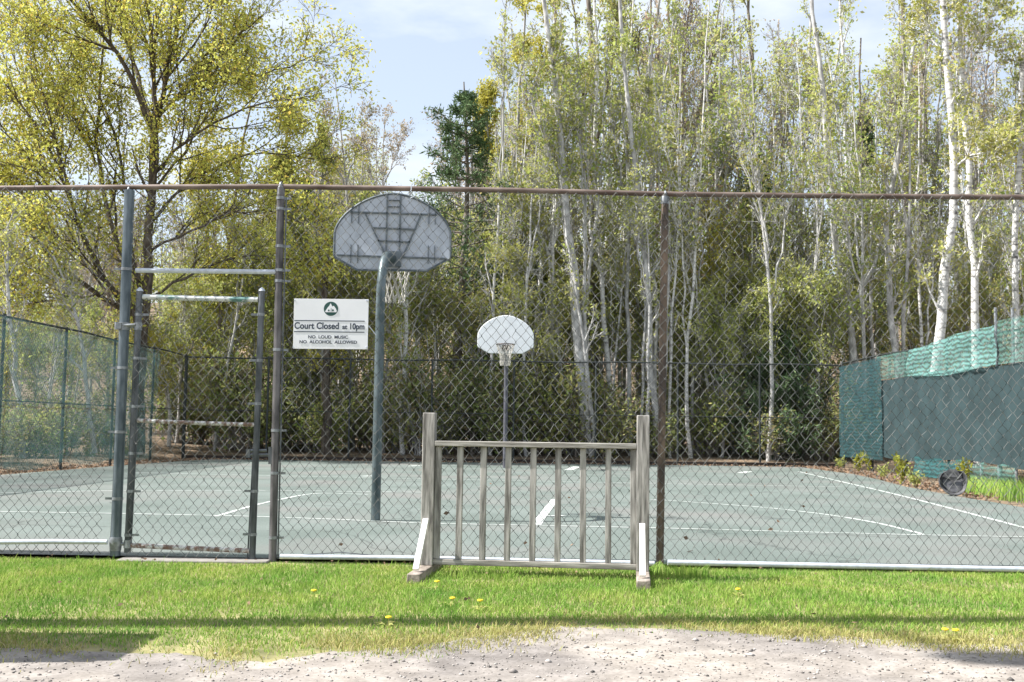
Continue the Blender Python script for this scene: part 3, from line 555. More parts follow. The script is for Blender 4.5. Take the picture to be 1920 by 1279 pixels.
# ------------------------------------------------------------------ basketball hoops
def arc_board(cx, Y, zb, zt, w):
    h = zt - zb; side = zb + h * .16; st = zb + h * .47; pts = []
    pts += [(cx - w * .30, zb), (cx + w * .30, zb), (cx + w / 2 - .01, side), (cx + w / 2, side + .04), (cx + w / 2, st)]
    n = 22
    for i in range(1, n): a = math.pi * i / n; pts.append((cx + w / 2 * math.copysign(abs(math.cos(a)) ** 1.18, math.cos(a)), st + (zt - st) * math.sin(a) ** 1.18))
    pts += [(cx - w / 2, st), (cx - w / 2, side + .04), (cx - w / 2 + .01, side)]
    return [(x, Y, z) for x, z in pts]
def hoop(label, base, bx, by, zb, zt, face, mback, mfront, mpole, rpole, ribs, netcol):
    """face: +1 board plays away from the camera, -1 toward it"""
    h = empty('basketball_hoop', (base[0], base[1], 0), label, 'basketball hoop', 'basketball hoops on the court'); w = 1.37
    ol = arc_board(bx, by, zb, zt, w)
    bd = MB().poly(ol, (0, .03 * face, 0)).build('backboard', mback if ribs else mfront, h, smooth=False)
    # raised rim of the board
    c = Vector((bx, 0, (zb + zt) / 2)); cl_ = ol + [ol[0]]
    MB().tube([Vector(p) + Vector((0, -.004 * face, 0)) for p in cl_], .014, 6).build('board_edge', M['board_rib'] if ribs else mfront, bd)
    if ribs:
        y = by - .012 * face; b = MB()
        X = lambda px: at(px, 480, by).x; Z = lambda py: at(735, py, by).z
        def rb(x0, z0, x1, z1, t_=.016): b.beam((X(x0), y, Z(z0)), (X(x1), y, Z(z1)), t_, .03, (0, 1, 0))
        rb(655, 399, 818, 402); rb(632, 480, 838, 484); rb(683, 401, 724, 480); rb(789, 401, 756, 480); rb(698, 428, 776, 430); rb(708, 452, 769, 454)
        for x, z0, z1 in ((724, 366, 480), (749, 366, 506)): rb(x, z0, x, z1)
        for x in (658, 671, 803, 815): rb(x, 384, x, 420, .007); rb(x, 460, x, 494, .007)
        rb(726, 376, 748, 376, .007); rb(726, 388, 748, 388, .007)
        b.build('rib', M['board_rib'], bd)
    else:
        b = MB(); y = by + .002
        for x0, z0, x1, z1 in ((-.3, .2, -.3, .62), (.3, .2, .3, .62), (-.3, .62, .3, .62)): pass
    dirv = face
    zr = 3.05
    ry = by + .38 * dirv; MB().torus((bx, ry, zr), (0, 0, 1), .228, .011, 28, 8).build('rim', M['rim'], h)
    b = MB(); b.box((bx - .09, min(by, by + .16 * dirv) + (.03 if dirv > 0 else 0), zr - .13), (bx + .09, max(by, by + .16 * dirv) - (0 if dirv > 0 else .03), zr + .005)); b.build('rim_bracket', M['rim'] if not ribs else M['board_rib'], h)
    # net
    n = 12; lv = [(zr, .225), (zr - .11, .19), (zr - .22, .155), (zr - .33, .125), (zr - .45, .13), (zr - .52, .115)]
    Pn = []
    for s in (0, 1):
        for i in range(n):
            Pn.append([(bx + r * math.cos(2 * math.pi * (i + (s if s else -1) * .5 * j + .5 * (s == 0)) / n), ry + r * math.sin(2 * math.pi * (i + (s if s else -1) * .5 * j + .5 * (s == 0)) / n), z) for j, (z, r) in enumerate(lv)])
    v, q = tubes(np.array(Pn), np.full((len(Pn), len(lv)), .0065), 4); np_mesh('net', v, q, M['net'], h, smooth=True, origin=base_of(h))
    # gooseneck pole
    zc = zb + .13; zs = zc - .55; pts = [Vector((base[0], base[1], -.1)), Vector((base[0], base[1], 1.0)), Vector((base[0], base[1], zs))]
    ey = by - .05 * face; dx, dy = bx - base[0], ey - base[1]
    for i in range(1, 8):
        a = math.pi / 2 * i / 7; pts.append(Vector((base[0] + dx * .55 * (1 - math.cos(a)), base[1] + dy * .62 * (1 - math.cos(a)), zs + (zc - zs) * math.sin(a))))
    pts.append(Vector((bx, ey, zc)))
    MB().tube(pts, rpole, 16).build('pole', mpole, h)
    MB().box((bx - .11, min(ey, by - .016 * face), zc - .09), (bx + .11, max(ey, by - .016 * face), zc + .09)).build('mount_plate', M['board_rib'], h)
    return h
hb = gnd(704, 976)
hoop('near basketball hoop seen from behind with ribbed grey fan backboard', (hb.x, hb.y), at(736, 450, 12.45).x, 12.45, at(736, 507, 12.45).z, at(736, 363, 12.45).z, 1, M['board_back'], M['board_back'], M['hoop_pole'], .052, True, None)
fb = at(948, 640, 26.35)
hoop('far basketball hoop with a white fan backboard facing the camera', (fb.x + .02, 27.3), fb.x, 26.35, at(948, 662, 26.35).z, at(948, 592, 26.35).z, -1, M['board_white'], M['board_white'], M['hoop_pole_dark'], .055, False, None)

# ------------------------------------------------------------------ wooden barricade
bl = at(801, 1065, 7.83); br = at(1205, 1065, 7.66)
yaw = math.atan2(br.y - bl.y, br.x - bl.x); L = math.hypot(br.x - bl.x, br.y - bl.y)
bar = empty('wooden_barricade', (bl.x, bl.y, -.024), 'weathered wooden railing section on two timber feet in front of the fence', 'barricade', rz=yaw)
H1 = at(801, 774, 7.83).z + .024; H2 = at(1205, 779, 7.66).z + .024
for x, h in ((0, H1), (L, H2)): MB().box((x - .045, -.045, .07), (x + .045, .045, h)).build('post', M['wood'], bar, local=True, bevel=.005)
rz_ = at(1000, 834, 7.75).z + .024
MB().box((.046, -.045, rz_ - .019), (L - .046, .045, rz_ + .019)).build('top_rail', M['wood_rail'], bar, local=True, bevel=.004)
MB().box((.046, -.03, .075), (L - .046, .03, .115)).build('bottom_rail', M['wood_rail'], bar, local=True, bevel=.004)
for px_ in (815, 860.5, 905.5, 952.5, 1000, 1047, 1094, 1141, 1187):
    x = (px_ - 801) / (1205 - 801) * L; w = .042
    if px_ == 815: x = .068
    if px_ == 1187: x = L - .068
    j = random.uniform(-.006, .006)
    MB().beam((x + j * .3, .002, .116), (x - j * .3, .002, rz_ - .02), w * 1.02, w, (0, 1, 0)).build('baluster', M['wood'], bar, local=True, bevel=.003)
for x in (0, L):
    MB().box((x - .046, -.50, 0), (x + .046, .40, .069)).build('foot', M['wood_foot'], bar, local=True, bevel=.006)
    zt_ = .40; MB().beam((x - .005, -.062, zt_), (x - .005, -.40, .085), .040, .022, (0, 1, .6)).build('brace', M['wood_white'], bar, local=True, bevel=.002)

# ------------------------------------------------------------------ crushed black tub at the right
tp = gnd(1788, 930); tub = empty('plastic_tub', (tp.x, tp.y, 0), 'crushed round black plastic tub lying on its side near the right fence', 'tub')
b = MB(); rg = random.Random(3); k = 28; ax_ = Vector((-.35, -1, .28)).normalized(); u = ax_.cross(Vector((0, 0, 1))).normalized(); w = u.cross(ax_)
prof = [(-.03, .19), (-.12, .235), (-.10, .25), (0.0, .262), (.05, .268), (.055, .250), (-.02, .215), (-.09, .15), (-.10, .05), (-.06, .035), (-.055, .01)]
dent = [1 + .05 * math.sin(3 * i * 2 * math.pi / k + 1) + (-.10 if 5 < i < 10 else 0) + rg.uniform(-.015, .015) for i in range(k)]
cz = Vector((tp.x, tp.y, .272))
rings = [[cz + ax_ * (a + .03 * (dent[i] - 1) * 6) + (u * math.cos(2 * math.pi * i / k) + w * math.sin(2 * math.pi * i / k)) * r * dent[i] for i in range(k)] for a, r in prof]
b.quadstrip(rings, True, True); b.build('tub_shell', M['plastic'], tub)
c0 = cz + ax_ * .06
MB().poly([c0 + u * x + w * y + ax_ * z for x, y, z in ((.21, .10, 0), (.10, .24, .04), (-.05, .25, .05), (-.16, .10, .01), (-.02, .03, -.05))], ax_ * .012).build('torn_flap', M['plastic'], tub)
MB().tube([cz + ax_ * .052 + (u * math.cos(a) + w * math.sin(a)) * 0.262 * dent[int(a / 2 / math.pi * k) % k] for a in [2 * math.pi * i / k for i in range(k + 1)]], .012, 6).build('rolled_rim', M['plastic'], tub); tub.scale = (.82, .82, .82)

# ------------------------------------------------------------------ beside the picture: the stripe's pole, plus casters added for the other foreground shadows
up = empty('utility_pole', (-6.4, 5.42, 0), 'brown timber utility pole on the verge, its arm and head added for a shadow', 'utility pole')
MB().tube([(-6.4, 5.42, -.5), (-6.4, 5.42, 6), (-6.4, 5.42, 13.0)], [.15, .125, .10], 14).build('pole', M['pole_wood'], up)
MB().tube([(-6.4, 5.42, 9.6), (-6.3, 5.1, 9.95), (-6.2, 4.6, 10.0)], .03, 8).build('shadow_arm', M['galv'], up)
MB().tube([(-6.3, 4.5, 10), (-6.1, 4.45, 10), (-5.6, 4.4, 10.0), (-5.3, 4.38, 10)], [.08, .17, .16, .05], 12).build('shadow_head', M['galv'], up)  # arm and head are added to cast the lower-right gravel shadow
cb = empty('shadow_box', (-3.6, 5.07, 0), 'grey steel cabinet standing on the grass verge', 'shadow_caster')  # box added out of view to cast the sharp-edged left foreground shadow
MB().box((-4.0, 4.76, -.03), (-3.2, 5.40, 1.72)).build('shadow_box_body', M['shadow_caster'], cb, bevel=.02)
for x in (-3.99, -3.595): MB().box((x, 4.735, .08), (x + .385, 4.757, 1.62)).build('shadow_box_door', M['shadow_caster'], cb, bevel=.005)
MB().box((-3.66, 4.71, .8), (-3.63, 4.734, .95)).build('shadow_box_handle', M['galv'], cb)

# ------------------------------------------------------------------ TREES
def spawn(rng, P, Rd, n, t0, t1, a0, a1, L, npts, up=.15, wob=.15, rf=.65, rmin=.005, relL=True, lt=.5):
    P = np.asarray(P, float); Nn, p, _ = P.shape; plen = np.linalg.norm(np.diff(P, axis=1), axis=2).sum(1)
    idx = np.repeat(np.arange(Nn), n); k = len(idx); t = rng.uniform(t0, t1, k); f = t * (p - 1); i0 = np.minimum(f.astype(int), p - 2); fr = (f - i0)[:, None]
    A, B = P[idx, i0], P[idx, i0 + 1]; pos = A + (B - A) * fr; tan = nrm(B - A); r0 = Rd[idx, i0] * (1 - fr[:, 0]) + Rd[idx, i0 + 1] * fr[:, 0]
    perp = nrm(np.cross(tan, rng.normal(size=(k, 3)))); a = rng.uniform(a0, a1, k)[:, None]; d = np.cos(a) * tan + np.sin(a) * perp
    ln = (plen[idx] * L if relL else L) * rng.uniform(.6, 1.25, k) * (1 - lt * t); st = (ln / (npts - 1))[:, None]
    out = [pos]
    for _ in range(npts - 1):
        d = nrm(d + np.array([0, 0, up]) + wob * rng.normal(size=(k, 3))); out.append(out[-1] + d * st)
    O = np.stack(out, 1); rb = np.maximum(np.minimum(r0 * rf, ln * .03), rmin); Rr = np.maximum(rb[:, None] * np.linspace(1, .3, npts)[None], rmin * .8)
    return O, Rr
def resample(pts, n):
    pts = np.array([tuple(p) for p in pts], float); s = np.r_[0, np.cumsum(np.linalg.norm(np.diff(pts, axis=0), axis=1))]; q = np.linspace(0, s[-1], n)
    o = np.stack([np.interp(q, s, pts[:, i]) for i in range(3)], -1)
    for _ in range(2): o[1:-1] = o[:-2] * .25 + o[1:-1] * .5 + o[2:] * .25
    return o
def along(rng, P, n, t0, t1, spread):
    Nn, p, _ = P.shape; idx = np.repeat(np.arange(Nn), n); f = rng.uniform(t0, t1, len(idx)) * (p - 1); i0 = np.minimum(f.astype(int), p - 2); fr = (f - i0)[:, None]
    return P[idx, i0] * (1 - fr) + P[idx, i0 + 1] * fr + rng.normal(0, spread, (len(idx), 3))
def tree_geo(rng, limbs, spec):
    """limbs: list of (pts(n,3), r0, r1). returns wood (v,q) and leaf (v,q)"""
    P = np.stack([resample(l[0], 12) for l in limbs]); Rd = np.stack([np.linspace(l[1], l[2], 12) for l in limbs])
    P[:, 1:-1] += rng.normal(0, .035, P[:, 1:-1].shape)
    wood = [tubes(P, Rd, 8)]; cur, cr_ = P, Rd
    for (n, t0, t1, a0, a1, L, npts, up, wob, rel) in spec['levels']:
        cur, cr_ = spawn(rng, cur, cr_, n, t0, t1, a0, a1, L, npts, up, wob, rmin=spec.get('rmin', .006), relL=rel, lt=spec.get('lt', .5))
        wood.append(tubes(cur, cr_, 4 if len(cur) < 400 else 3))
    C = along(rng, cur, spec['leaf_n'], .15, 1.0, spec['spread'])
    if spec.get('keep'): C = C[rng.random(len(C)) < spec['keep']]
    return join(wood), leaves(rng, C, spec['leaf'], spec.get('asp', .55), 0, .6)
def make_tree(name, loc, limbs, spec, bark, leaf, label, cat='tree', group=None, seed=0):
    rng = np.random.default_rng(seed); (wv, wq), (lv, lq) = tree_geo(rng, limbs, spec)
    o = empty(name, loc, label, cat, group)
    np_mesh('trunk', wv, wq, bark, o, smooth=True, origin=loc); np_mesh('crown', lv, lq, leaf, o, origin=loc)
    return o
def copy_tree(o, loc, s, rz, label=None, group=None):
    c = o.copy(); COL.objects.link(c); c.location = loc; c.scale = s; c.rotation_euler.z = rz
    if label: c['label'] = label
    if group: c['group'] = group
    for ch in o.children:
        d = ch.copy(); COL.objects.link(d); d.parent = c
    return c
def px_limb(pts, Y0, Y1, r0, r1):
    n = len(pts); return ([at(x, y, Y0 + (Y1 - Y0) * i / (n - 1)) for i, (x, y) in enumerate(pts)], r0, r1)
D2 = R(1)
# --- the maple on the left
MY = 31.0; mb = at(262, 640, MY); mb.z = float(gz(mb.x, mb.y))
lim = [px_limb([(262, 850), (262, 700), (268, 620), (276, 560), (284, 480), (280, 400), (290, 320), (290, 235)], MY, MY, 0.158, .12),
  px_limb([(290, 250), (262, 180), (232, 112), (190, 55), (128, 0), (90, -60)], MY, MY - 2, 0.086, .03),
  px_limb([(290, 250), (262, 160), (240, 70), (215, -30), (200, -150)], MY, MY + 2.2, 0.072, .03),
  px_limb([(290, 250), (302, 190), (318, 110), (335, 40), (350, -60), (352, -160)], MY, MY + .5, 0.086, .03),
  px_limb([(292, 240), (296, 150), (282, 60), (270, -20), (262, -140)], MY, MY - 1.5, 0.072, .03),
  px_limb([(300, 215), (350, 165), (400, 120), (450, 70), (490, 30)], MY, MY - 1.2, 0.054, .02),
  px_limb([(318, 190), (380, 160), (450, 145), (510, 135), (585, 105)], MY, MY + 1.5, 0.043, .015),
  px_limb([(284, 330), (350, 260), (430, 215), (500, 190), (580, 180)], MY, MY - 2, 0.050, .015),
  px_limb([(282, 420), (340, 350), (420, 300), (500, 280), (590, 300)], MY, MY + 1.2, 0.050, .015),
  px_limb([(282, 470), (350, 440), (420, 400), (500, 390), (570, 420)], MY, MY - 1.5, 0.043, .015),
  px_limb([(276, 560), (350, 520), (410, 490), (480, 470), (545, 500)], MY, MY + 1.5, 0.043, .012),
  px_limb([(276, 540), (220, 470), (190, 380), (178, 290), (186, 200), (190, 100), (200, 20)], MY, MY + 1.8, 0.079, .025),
  px_limb([(180, 310), (150, 240), (120, 150), (92, 60), (80, -20)], MY + 1.3, MY + .5, 0.043, .015),
  px_limb([(270, 590), (200, 540), (150, 440), (130, 350), (80, 260), (40, 190), (5, 150)], MY, MY - 1.5, 0.072, .02),
  px_limb([(140, 390), (110, 300), (95, 200), (60, 110), (50, 40)], MY - .8, MY - 1.8, 0.043, .015),
  px_limb([(268, 600), (215, 572), (165, 545), (110, 490), (55, 430), (10, 370), (-60, 300)], MY, MY + .8, 0.086, .02),
  px_limb([(130, 505), (80, 500), (30, 515), (-40, 500), (-120, 480)], MY + .5, MY - 1, 0.036, .012),
  px_limb([(262, 545), (240, 440), (235, 330), (215, 230), (160, 130), (140, 40)], MY, MY + 2.5, 0.058, .02),
  px_limb([(90, 470), (60, 380), (20, 280), (-30, 220), (-90, 160)], MY + .5, MY + 2, 0.036, .012),
  px_limb([(200, 550), (120, 560), (60, 570), (0, 600)], MY, MY - 2, 0.036, .012),
  px_limb([(150, 470), (110, 380), (60, 300), (10, 250), (-50, 200)], MY + .5, MY - 1.4, 0.036, .012),
  px_limb([(215, 570), (140, 470), (70, 400), (10, 330), (-60, 290)], MY - .5, MY + 1.5, 0.043, .012),
  px_limb([(130, 350), (80, 220), (30, 120), (0, 40), (-20, -40)], MY - 1, MY + .8, 0.036, .012),
  px_limb([(240, 580), (170, 500), (110, 430), (60, 450), (10, 430)], MY, MY - 2.2, 0.036, .012),
  px_limb([(284, 360), (330, 300), (380, 240), (420, 150), (440, 60)], MY, MY + 1.8, 0.043, .015),
  px_limb([(290, 240), (310, 150), (360, 90), (400, 20), (420, -60)], MY, MY - 2, 0.043, .015)]
maple_spec = dict(levels=[(13, .15, 1, R(15), R(48), 2.3, 6, .09, .10, False), (6, .15, 1, R(18), R(55), 1.0, 4, .06, .16, False), (4, .1, 1, R(20), R(65), .5, 3, .0, .25, False)], leaf_n=12, leaf=.092, spread=.18, rmin=.008, lt=.35)
make_tree('maple_tree', mb, lim, maple_spec, M['bark_dark'], M['leaf_maple'], 'large spreading maple with dark limbs and small yellow-green leaves beyond the left fence', seed=7)

# --- trees one can tell apart, each from its own trunk line in the photo
thin = dict(levels=[(16, .25, 1, R(15), R(45), 1.5, 5, .12, .12, False), (8, .2, 1, R(20), R(50), .45, 4, .06, .2, True), (4, .2, 1, R(20), R(60), .5, 3, 0, .25, True)], leaf_n=5, leaf=.10, spread=.09, rmin=.0065, keep=.55)
def low(sp, **k): d = dict(sp); d.update(k); return d
def photo_tree(name, pts, Y, r0, r1, bark, leaf, label, spec=thin, seed=0, extra=(), dy=0, keep=None):
    b_ = at(pts[0][0], pts[0][1], Y); b_.z = float(gz(b_.x, b_.y)) - .1
    first = at(*pts[0], Y); P = ([Vector((b_.x, b_.y, b_.z))] if first.z > b_.z + .3 else []) + [at(x, y, Y + dy * i / len(pts)) for i, (x, y) in enumerate(pts)]
    limbs = [(P, r0, r1)] + [px_limb(e[0], Y + e[1], Y + e[2], e[3], e[4]) for e in extra]
    sp = low(spec, keep=keep) if keep is not None else spec
    return make_tree(name, b_, limbs, sp, bark, leaf, label, seed=seed)
BI = M['bark_birch']; PA = M['bark_pale']; GR = M['bark_grey']; BR = M['bark_brown']
photo_tree('birch_tree', [(1748, 680), (1762, 600), (1776, 545), (1786, 470), (1790, 380), (1791, 300), (1786, 180), (1775, 80), (1770, -20), (1760, -150)], 27, .155, .06, BI, M['leaf_fresh'], 'thick white birch leaning from behind the mint net, the left of a pair', seed=11, extra=[([(1790, 310), (1830, 285), (1870, 270)], 0, -.8, .035, .012), ([(1780, 130), (1740, 60), (1700, -20)], 0, 1, .04, .015)])
photo_tree('birch_tree', [(1829, 660), (1828, 560), (1825, 470), (1822, 390), (1812, 300), (1806, 200), (1802, 100), (1797, 0), (1795, -150)], 28, .125, .05, BI, M['leaf_fresh'], 'slim straight white birch, the right of a pair above the mint net', seed=12, extra=[([(1806, 150), (1845, 60), (1880, -20)], 0, -1, .035, .012)])
photo_tree('birch_tree', [(1900, 680), (1900, 600), (1903, 500), (1905, 380), (1912, 250), (1918, 120), (1924, -50)], 28, .11, .05, BI, M['leaf_olive'], 'spotted white birch at the right edge of the photo', seed=13)
photo_tree('birch_tree', [(1614, 690), (1597, 600), (1577, 540), (1563, 465), (1556, 400), (1560, 320), (1552, 220), (1530, 90), (1520, -60)], 34, .14, .06, PA, M['leaf_fresh'], 'pale leaning birch above the corner of the dark windscreen', seed=14, extra=[([(1590, 580), (1630, 520), (1655, 440), (1668, 360)], 0, 1, .07, .03), ([(1590, 570), (1530, 545), (1450, 545)], 0, -1, .03, .012)])
photo_tree('birch_tree', [(1688, 680), (1684, 640), (1670, 560), (1653, 480), (1645, 420), (1665, 370), (1680, 320), (1692, 260), (1705, 190), (1712, 60), (1716, -80)], 33, .12, .05, PA, M['leaf_olive'], 'crooked pale birch bending right between two straight ones', seed=15)
photo_tree('birch_tree', [(1604, 640), (1600, 520), (1598, 400), (1592, 320), (1583, 240), (1582, 120), (1575, -40)], 38, .09, .04, BI, M['leaf_fresh'], 'thin white birch behind the pale leaning one', seed=16)
photo_tree('birch_tree', [(1500, 620), (1505, 450), (1500, 350), (1512, 290), (1518, 200), (1516, 100), (1518, -60)], 42, .11, .05, PA, M['leaf_fresh'], 'pale birch with a fork left of the dark windscreen corner', seed=17, extra=[([(1500, 345), (1484, 280), (1468, 200), (1462, 100)], 0, 1, .07, .03)])
photo_tree('woodland_tree', [(1104, 850), (1101, 786), (1091, 682), (1081, 598), (1074, 531), (1067, 474), (1057, 430), (1058, 360), (1057, 290), (1050, 220), (1040, 150), (1025, 60), (1010, -60)], 33.5, .19, .06, PA, M['leaf_olive'], 'stout pale grey trunk right of the far hoop', seed=18, extra=[([(1060, 380), (1035, 300), (1005, 220), (980, 120)], 0, -1, .06, .02)])
photo_tree('birch_tree', [(1056, 800), (1053, 722), (1048, 665), (1040, 591), (1035, 531), (1030, 470), (1018, 420), (985, 380), (930, 370)], 34.5, .085, .03, BI, M['leaf_fresh'], 'slender birch beside the stout grey trunk with a bough arching left', seed=19, extra=[([(1035, 545), (1000, 510), (950, 490)], 0, -.6, .04, .015), ([(1030, 470), (1040, 380), (1030, 260), (1045, 150)], 0, 1, .06, .02)])
photo_tree('birch_tree', [(1152, 850), (1151, 800), (1144, 733), (1134, 615), (1129, 541), (1124, 480), (1119, 430), (1118, 340), (1112, 230), (1118, 100), (1115, -60)], 35, .10, .04, BI, M['leaf_olive'], 'white birch second left of the brown fence post', seed=20)
photo_tree('birch_tree', [(1165, 840), (1163, 766), (1158, 659), (1153, 581), (1151, 514), (1142, 400), (1146, 290), (1140, 150), (1150, 0)], 37, .085, .035, BI, M['leaf_fresh'], 'thin straight birch in the middle of a row of three', seed=21)
photo_tree('birch_tree', [(1172, 760), (1171, 659), (1169, 497), (1163, 400), (1172, 280), (1180, 120), (1190, -40)], 39, .06, .03, BI, M['leaf_fresh'], 'very thin white stem just right of the row of birches', seed=22)
photo_tree('birch_tree', [(1234, 850), (1232, 800), (1225, 716), (1218, 632), (1211, 514), (1208, 430), (1195, 340), (1181, 240), (1174, 151), (1165, 60), (1160, -60)], 34, .12, .05, PA, M['leaf_fresh'], 'tall pale birch just left of the brown fence post', seed=23, extra=[([(1228, 740), (1230, 600), (1227, 480), (1215, 400), (1222, 300), (1250, 150), (1262, 40)], .5, 1.5, .07, .02)])
photo_tree('woodland_tree', [(1118, 700), (1112, 560), (1106, 420), (1110, 300), (1110, 134), (1106, 0), (1100, -120)], 37, .16, .07, BR, M['leaf_olive'], 'dark trunk with upright multiple stems above the top rail', seed=24, extra=[([(1108, 340), (1082, 240), (1060, 120), (1040, 0)], 0, 1, .08, .03), ([(1106, 330), (1128, 220), (1148, 120), (1160, 0)], 0, -1, .07, .03), ([(1106, 380), (1088, 280), (1090, 160), (1072, 0)], 0, -1.4, .07, .03)])
photo_tree('woodland_tree', [(1200, 560), (1180, 420), (1188, 310), (1200, 230), (1212, 120), (1240, 20), (1250, -80)], 40, .13, .05, GR, M['leaf_fresh'], 'grey V-forked tree above the middle of the top rail', seed=25, extra=[([(1186, 330), (1168, 230), (1166, 120), (1172, 0)], 0, 1, .09, .03), ([(1196, 260), (1235, 170), (1262, 80), (1275, 0)], 0, -1, .06, .02)])
photo_tree('woodland_tree', [(1420, 480), (1416, 320), (1414, 190), (1408, 80), (1405, -60)], 40, .085, .05, BR, M['leaf_fresh'], 'straight dark thin trunk against a gap of blue sky', seed=26)
photo_tree('woodland_tree', [(1708, 560), (1704, 420), (1700, 300), (1696, 160), (1690, 0), (1690, -100)], 37, .11, .06, BR, M['leaf_olive'], 'dark straight trunk left of the pair of white birches', seed=27)
photo_tree('woodland_tree', [(1734, 600), (1733, 450), (1730, 330), (1732, 200), (1738, 60), (1740, -80)], 40, .12, .06, BR, M['leaf_bud'], 'brown trunk behind the thick birch', seed=28)
photo_tree('woodland_tree', [(940, 700), (935, 520), (948, 400), (962, 330), (975, 240), (968, 140), (985, 20)], 39, .12, .04, GR, M['leaf_gold'], 'grey tree with golden-olive leaves above the far hoop', seed=29, extra=[([(950, 400), (925, 310), (912, 240), (915, 160)], 0, -1, .06, .02), ([(955, 360), (1000, 260), (1020, 140), (1030, 40)], 0, 1.4, .06, .02)], spec=low(thin, leaf_n=9, keep=1.0))
photo_tree('woodland_tree', [(610, 850), (606, 700), (600, 560), (590, 470), (600, 380), (612, 300), (606, 240)], 35, .12, .03, GR, M['leaf_olive'], 'leafy olive tree left of the near backboard', seed=30, extra=[([(600, 540), (560, 470), (540, 400), (530, 330)], 0, -1, .05, .015), ([(598, 520), (650, 450), (690, 400)], 0, 1, .05, .015)], spec=low(thin, leaf_n=8, keep=1.0))
photo_tree('birch_tree', [(755, 855), (752, 800), (751, 749), (760, 689), (766, 598), (764, 514), (772, 430), (768, 350)], 33.5, .085, .03, BI, M['leaf_olive'], 'short slim birch right of the near hoop pole', seed=31)
photo_tree('birch_tree', [(42, 870), (39, 840), (34, 753), (27, 679), (20, 618), (16, 540), (10, 430)], 27, .085, .03, PA, M['leaf_fresh'], 'thin pale trunk behind the teal netting at the left edge', seed=32, spec=low(thin, keep=.3))
photo_tree('birch_tree', [(178, 850), (166, 770), (160, 700), (152, 620), (128, 540), (100, 480)], 29, .075, .03, PA, M['leaf_olive'], 'pale bent stem behind the teal netting left of the gate post', seed=33, spec=low(thin, keep=.4))
photo_tree('birch_tree', [(320, 760), (300, 690), (286, 650), (270, 560)], 34, .07, .03, BI, M['leaf_olive'], 'short leaning white stem seen through the gate', seed=34, spec=low(thin, keep=.5))
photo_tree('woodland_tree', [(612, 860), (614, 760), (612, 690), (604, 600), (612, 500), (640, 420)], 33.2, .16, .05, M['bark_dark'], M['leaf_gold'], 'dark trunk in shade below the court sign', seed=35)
photo_tree('woodland_tree', [(405, 858), (404, 760), (408, 650), (415, 540), (440, 400), (450, 300), (470, 200)], 35, .10, .03, BR, M['leaf_gold'], 'golden-leaved tree seen above the gate', seed=36, extra=[([(420, 520), (380, 420), (370, 330), (390, 250)], 0, 1, .05, .015), ([(425, 500), (490, 420), (530, 320), (545, 230)], 0, -1, .05, .015)], spec=low(thin, leaf_n=9, keep=.9, spread=.25))
photo_tree('bare_tree', [(650, 520), (652, 400), (650, 320), (640, 250), (632, 190), (628, 150)], 42, .09, .02, GR, M['leaf_bud'], 'bare grey twiggy tree against the open sky right of the maple', seed=37, extra=[([(650, 340), (672, 270), (690, 210)], 0, 1, .04, .012), ([(650, 360), (620, 290), (610, 220)], 0, -1, .04, .012)], spec=low(thin, keep=.25))
photo_tree('bare_tree', [(720, 520), (716, 420), (718, 340), (712, 280), (722, 220)], 48, .09, .02, PA, M['leaf_bud'], 'pale bare tree low against the sky left of the pine', seed=38, extra=[([(717, 350), (745, 290), (755, 250)], 0, 1, .04, .012), ([(717, 380), (690, 310), (684, 260)], 0, -1, .04, .012)], spec=low(thin, keep=.25))

# --- evergreens
def conifer(loc, h, wid, seed, label, group=None, z0=.12, name='pine_tree', full=1.0):
    rng = np.random.default_rng(seed); loc = Vector(loc); base = np.array(loc)
    trunk = np.array([base + np.array([.12 * math.sin(i * .6 + seed), .1 * math.cos(i * .8), h * i / 11]) for i in range(12)])
    wood = [tubes(trunk[None], np.linspace(.2, .02, 12)[None] * h / 12, 8)]
    br = []; rr_ = []; z = z0
    while z < .98:
        nb_ = rng.integers(4, 6); a0 = rng.uniform(0, 6.28); ln = wid * (1 - z) ** .75 * rng.uniform(.65, 1.15)
        for i in range(nb_):
            a = a0 + i * 2 * math.pi / nb_ + rng.normal(0, .2); l = ln * rng.uniform(.6, 1.15); p0 = base + np.array([0, 0, h * z]); d = np.array([math.cos(a), math.sin(a), 0])
            s = np.linspace(0, 1, 6)[:, None]; br.append(p0 + d * l * s + np.array([0, 0, 1]) * (l * (.05 * s + .25 * s ** 2)) + rng.normal(0, .03, (6, 3))); rr_.append(np.linspace(.03, .008, 6))
        z += rng.uniform(.028, .045) / full
    br = np.array(br); rr_ = np.array(rr_); wood.append(tubes(br, rr_, 4))
    b2, r2 = spawn(rng, br, rr_, 9, .25, 1, R(25), R(65), .38, 4, .12, .12); wood.append(tubes(b2, r2, 3))
    C = along(rng, b2, 16, .2, 1, .06); v, q = leaves(rng, C, .20, .22)
    o = empty(name, loc, label, 'tree', group); wv, wq = join(wood)
    np_mesh('trunk', wv, wq, M['bark_brown'], o, smooth=True, origin=base); np_mesh('crown', v, q, M['leaf_pine'], o, origin=base); return o
def gp(px, Y): p = at(px, 800, Y); return Vector((p.x, Y, float(gz(p.x, Y)) - .1))
pine = conifer(gp(862, 36.5), 12.9, 5.2, 41, 'tall dark green pine standing left of the tallest trees', z0=.42)
conifer(gp(1425, 41), 11.6, 2.6, 42, 'dark green pine behind the trees right of the brown fence post', z0=.2)
conifer(gp(1462, 34.2), 5.0, 2.3, 43, 'young dense dark evergreen against the far fence near the right corner', z0=.04, full=1.3)
conifer(gp(960, 37), 8.2, 2.6, 44, 'dark shaded evergreen behind the far basketball hoop', z0=.05, full=1.2)
conifer(gp(560, 45), 11.2, 2.2, 45, 'dark evergreen between the maple and the open sky', z0=.2)
